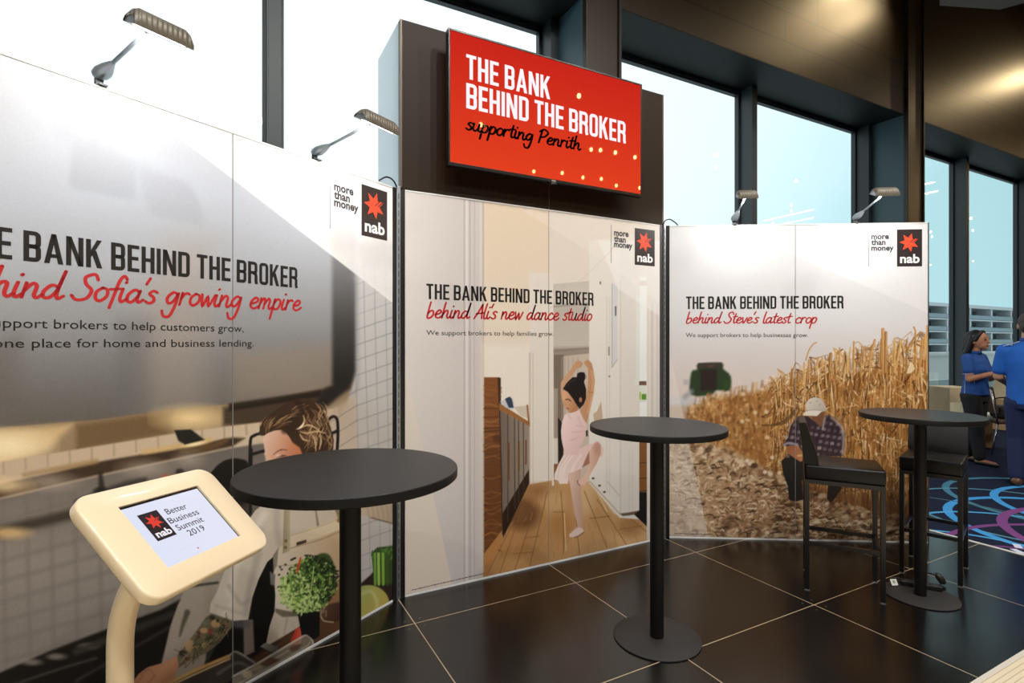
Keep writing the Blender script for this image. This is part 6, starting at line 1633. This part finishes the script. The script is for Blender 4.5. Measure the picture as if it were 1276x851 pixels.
def woman():
    f = on_floor(1215, 576)
    w = thing('person', 'woman with long black hair in a blue polo shirt, looking down by the window', 'person', (f[0], f[1], 0), math.radians(-94))
    # x is where she faces, y her left
    bm = bmesh.new()
    slabs(bm, [(-.01, 0, .80, .10, .14), (0, 0, .90, .105, .155), (.005, 0, 1.02, .095, .125), (.015, 0, 1.16, .105, .145), (.0, 0, 1.28, .085, .165), (-.01, 0, 1.335, .05, .10)])
    capsule(bm, (-.012, 0, 1.31), (.02, 0, 1.42), .052, .048)
    ball(bm, (.035, 0, 1.525), (.098, .076, .112)); ball(bm, (.075, 0, 1.465), (.058, .052, .058)); ball(bm, (.105, 0, 1.425), (.022, .026, .018))
    capsule(bm, (.128, 0, 1.535), (.146, 0, 1.492), .010, .014); ball(bm, (.124, 0, 1.462), (.014, .022, .012)); ball(bm, (.122, .03, 1.545), (.012, .02, .008)); ball(bm, (.122, -.03, 1.545), (.012, .02, .008))
    for s in (-1, 1):
        ball(bm, (.02, s * .077, 1.505), (.022, .008, .032))
        hip = (0, s * .085, .84)
        knee = (.05 if s < 0 else -.02, s * .085, .46); ank = (.085 if s < 0 else -.11, s * .075, .085)
        chain(bm, [hip, knee, ank], [.085, .056, .038])
        capsule(bm, (ank[0] - .02, ank[1], .045), (ank[0] + .15, ank[1], .028), .032, .024)
        sh = (-.01, s * .165, 1.295)
        el = (.04 if s < 0 else .06, s * .20, 1.045); wr = (.245 if s < 0 else .26, s * .085, 1.13)
        chain(bm, [sh, el, wr], [.050, .040, .027])
        dv = Vector(wr) - Vector(el)
        hand_shape(bm, wr, dv, (0, -s * 1.0, -.25), (0, -s * .35, 1), .8, .92)
    body = fuse('body', bm, .0062, SKIN, w, 3)
    # polo shirt
    bm = bmesh.new()
    slabs(bm, [(0, 0, .845, .132, .182), (.003, 0, .93, .124, .17), (.006, 0, 1.03, .112, .142), (.022, 0, 1.15, .132, .162), (.005, 0, 1.26, .108, .176), (-.006, 0, 1.325, .072, .125), (-.008, 0, 1.36, .060, .064)])
    ball(bm, (.075, .065, 1.165), (.072, .075, .07)); ball(bm, (.075, -.065, 1.165), (.072, .075, .07))
    for s in (-1, 1): chain(bm, [(-.008, s * .16, 1.30), (.022 if s < 0 else .03, s * .192, 1.155)], [.062, .058])
    shirt = fuse('polo_shirt', bm, .009, BLUE, w, 4)
    for s in (-1, 1):
        for x in (.055, -.03):
            pts = [(x + .004, s * (.150 if x > 0 else .176), .86), (x, s * (.128 if x > 0 else .150), 1.03), (x + .01, s * (.137 if x > 0 else .160), 1.12)]
            link('side_piping', tube(bmesh.new(), catmull(pts, 5), .005, 8), PIPING, shirt, True)
        c = Vector((.022 if s < 0 else .03, s * .192, 1.155)); bm = lathe(bmesh.new(), [(.054, -.05), (.058, -.05), (.058, -.044), (.054, -.044)], 24)
        for v in bm.verts: v.co += c
        link('sleeve_trim', bm, PIPING, shirt, True)
    bm = lathe(bmesh.new(), [(.055, 0), (.066, .0), (.058, .035), (.050, .033)], 28)
    for v in bm.verts: v.co = Vector((v.co.x * 1.0 + .004, v.co.y, v.co.z + 1.355))
    link('collar', bm, BLUE, shirt, True)
    # trousers
    bm = bmesh.new()
    slabs(bm, [(-.012, 0, .76, .122, .165), (-.008, 0, .86, .122, .168), (0, 0, .90, .115, .16)])
    ball(bm, (-.042, .07, .83), (.080, .085, .095)); ball(bm, (-.042, -.07, .83), (.080, .085, .095))
    for s in (-1, 1):
        chain(bm, [(0, s * .085, .82), (.05 if s < 0 else -.02, s * .085, .46), (.083 if s < 0 else -.108, s * .075, .10)], [.106, .082, .066])
    fuse('trousers', bm, .010, BLACK_T, w, 4)
    # hair: long, straight, falling behind the shoulders
    bm = bmesh.new()
    ball(bm, (.004, 0, 1.550), (.104, .090, .108)); chain(bm, [(-.035, 0, 1.55), (-.062, 0, 1.42), (-.088, 0, 1.30)], [.084, .072, .050])
    for s in (-1, 1): chain(bm, [(-.005, s * .055, 1.57), (-.022, s * .074, 1.47), (-.052, s * .078, 1.37), (-.085, s * .066, 1.285)], [.045, .036, .040, .034])
    for s in (-1, 1): chain(bm, [(.075, s * .02, 1.628), (.062, s * .066, 1.58), (.040, s * .082, 1.52)], [.022, .018, .014])
    fuse('hair', bm, .009, HAIR_K, w, 3)
    for s in (-1, 1):
        bm = bmesh.new(); ball(bm, (.121, s * .032, 1.527), (.009, .015, .006)); link('eye', bm, DARKEYE, body, True)
        link('eyebrow', tube(bmesh.new(), [(.126, s * .014, 1.552), (.124, s * .032, 1.557), (.110, s * .050, 1.550)], .0035, 6), HAIR_K, body, True)
        ax = .085 if s < 0 else -.11
        bm = bmesh.new(); capsule(bm, (ax - .025, s * .075, .026), (ax + .165, s * .075, .016), .034, .030)
        for v in bm.verts: v.co.z = max(0.0, min(v.co.z, .036 if v.co.x < ax + .02 else .030))
        link('shoe', bm, SHOE_K, w, True)
    bm = bmesh.new(); ball(bm, (.128, 0, 1.4565), (.010, .021, .006)); link('lips', bm, mat('lips', (140, 76, 66), .5), body, True)
    return w
def man():
    f = at_depth(1282, 428, 5.62); f[2] = 0
    w = thing('person', 'man in royal blue polo shirt and navy trousers, seen from behind at the right edge', 'person', (f[0], f[1], 0), math.radians(20))
    bm = bmesh.new()
    slabs(bm, [(0, 0, .86, .115, .155), (0, 0, .98, .11, .15), (.01, 0, 1.14, .115, .155), (.0, 0, 1.32, .115, .185), (-.01, 0, 1.44, .075, .16), (-.01, 0, 1.50, .05, .07)])
    capsule(bm, (-.01, 0, 1.46), (.01, 0, 1.58), .062, .058)
    ball(bm, (.022, 0, 1.685), (.102, .080, .112)); ball(bm, (.07, 0, 1.625), (.06, .056, .062)); capsule(bm, (.122, 0, 1.69), (.142, 0, 1.65), .010, .014); ball(bm, (.115, 0, 1.61), (.014, .024, .012))
    for s in (-1, 1):
        ball(bm, (.012, s * .083, 1.665), (.024, .010, .034))
        kn = (.02 if s > 0 else .06, s * .095, .49); an_ = (-.05 if s > 0 else .12, s * .095, .09)
        chain(bm, [(0, s * .095, .90), kn, an_], [.092, .062, .042]); capsule(bm, (an_[0] - .03, an_[1], .05), (an_[0] + .17, an_[1], .032), .036, .028)
        sh = (-.01, s * .195, 1.41); el = (.03, s * .236, 1.13); wr = (.235, s * .18, 1.06)
        chain(bm, [sh, el, wr], [.058, .047, .031]); dv = Vector(wr) - Vector(el)
        hand_shape(bm, wr, dv, (0, -s, -.2), (0, -s * .2, 1), .7, 1.0)
    body = fuse('body', bm, .0066, SKIN_M, w, 3)
    bm = bmesh.new()
    slabs(bm, [(0, 0, .845, .142, .185), (0, 0, .95, .138, .178), (.0, 0, 1.12, .135, .175), (-.004, 0, 1.30, .132, .204), (-.012, 0, 1.415, .098, .19), (-.012, 0, 1.475, .078, .11), (-.01, 0, 1.51, .066, .072)])
    for s in (-1, 1): chain(bm, [(-.01, s * .185, 1.405), (.018, s * .226, 1.205)], [.074, .068])
    shirt = fuse('polo_shirt', bm, .010, BLUE_B, w, 4)
    bm = lathe(bmesh.new(), [(.060, 0), (.074, 0), (.066, .042), (.058, .040)], 28)
    for v in bm.verts: v.co += Vector((-.006, 0, 1.50))
    link('collar', bm, BLUE, shirt, True)
    for s in (-1, 1):
        link('shoulder_piping', tube(bmesh.new(), catmull([(-.055, s * .07, 1.503), (-.068, s * .14, 1.475), (-.066, s * .20, 1.452)], 5), .006, 8), PIPING, shirt, True)
    bm = bmesh.new()
    slabs(bm, [(-.005, 0, .80, .130, .17), (0, 0, .90, .132, .175), (0, 0, .95, .125, .168)])
    ball(bm, (-.045, .075, .86), (.080, .085, .09)); ball(bm, (-.045, -.075, .86), (.080, .085, .09))
    for s in (-1, 1): chain(bm, [(0, s * .095, .87), (.02 if s > 0 else .06, s * .095, .49), (-.05 if s > 0 else .12, s * .095, .10)], [.104, .078, .068])
    fuse('trousers', bm, .011, NAVY, w, 4)
    bm = bmesh.new(); ball(bm, (.010, 0, 1.712), (.108, .088, .098)); ball(bm, (-.03, 0, 1.665), (.072, .076, .085))
    fuse('hair', bm, .009, HAIR_B, w, 2)
    for s in (-1, 1):
        ax = -.05 if s > 0 else .12
        bm = bmesh.new(); capsule(bm, (ax - .04, s * .095, .045), (ax + .19, s * .095, .03), .046, .040)
        for v in bm.verts: v.co.z = max(0.0, v.co.z)
        link('shoe', bm, SHOE_BR, w, True)
        bm = bmesh.new(); ball(bm, (.108, s * .032, 1.69), (.009, .014, .006)); link('eye', bm, DARKEYE, body, True)
    return w
woman(); man()

# ------------------------------------------------------------------ lamps of the hall, met in the picture as reflections in the panes and the screen
BULB = mat('bulb_warm', (255, 220, 170), .5, emit=(255, 196, 120), emit_s=75.0); CORD = mat('pendant_cord', (16, 15, 14), .6)
def pendant():
    t = thing('pendant_lamp', 'small warm bulb hanging from the hall ceiling on a dark cord', 'lamp', (0, 0, 0), group='warm pendant lamps of the hall')
    bm = bmesh.new(); ball(bm, (0, 0, 0), (.03, .03, .04)); link('bulb', bm, BULB, t, True)
    link('cap', lathe(bmesh.new(), [(0, .039), (.03, .039), (.026, .15), (0, .15)], 16), CORD, t, 35)
    link('cord', tube(bmesh.new(), [(0, 0, .1505), (0, 0, 1.9)], .006, 6), CORD, t)
    return t
R_ = random.Random(8)
spots_ = [(4.5 + 2.7 * i + R_.uniform(-.5, .5), -6.4 + 1.8 * j + R_.uniform(-.4, .4)) for i in range(11) for j in range(5)]
spots_ = [(x, y) for x, y in spots_ if not (y < -3.8 and x < 11)]
spots_ += [(6.2 + .62 * k + R_.uniform(-.1, .1), -4.7 + R_.uniform(-.15, .15)) for k in range(7)] + [(6.6 + .55 * k, -3.0 + R_.uniform(-.1, .1)) for k in range(4)] + [(7.4 + .5 * k, -5.6) for k in range(5)]
spots_ += [(14.5 + 1.25 * k + R_.uniform(-.2, .2), yy + R_.uniform(-.2, .2)) for yy in (1.2, -.4, -2.2) for k in range(13)]
proto = pendant()
for n_, (x, y) in enumerate([q for q in spots_ if q[1] <= .28 * q[0] - 1.2]):
    o = proto
    if n_:
        o = proto.copy(); COL.objects.link(o)
        for c in proto.children:
            k = c.copy(); COL.objects.link(k); k.parent = o
    o.location = (x, y, ZC - 1.9)
LIN = mat('strip_lamp', (255, 240, 210), .5, emit=(255, 226, 176), emit_s=16.0)
for x in (15.6, 16.6):
    t = thing('linear_lamp', 'long thin ceiling lamp reflected in the right window', 'lamp', (x, .2, 5.5), group='long thin lamps of the hall')
    link('diffuser', nbox((-.04, -2.4, 0), (.04, 2.4, .02)), LIN, t); link('housing', nbox((-.05, -2.41, .0202), (.05, 2.41, .07)), CORD, t)
    for y in (-2.2, 2.2): link('suspension', tube(bmesh.new(), [(0, y, .0702), (0, y, ZC - 5.5)], .004, 6), CORD, t)

# two scraps of white tape at the carpet's edge
for k, (px, py, lab) in enumerate(((1268, 680.5, 'scrap of white tape on the carpet, farther of two by the white edge strip'), (1266, 688, 'scrap of white tape on the carpet, nearer of two by the white edge strip'))):
    c = on_floor(px, py, -.004); t = tag(link('floor_tape', nbox((-.045, -.022, 0), (.045, .022, .0012), bevel=.0004), mat('tape_white', (206, 210, 226), .6)), lab, 'tape', 'scraps of white tape on the carpet')
    t.location = (max(c[0], EDGE_X + .085), c[1], -.0038); t.rotation_euler = (0, 0, .5 + .5 * k)
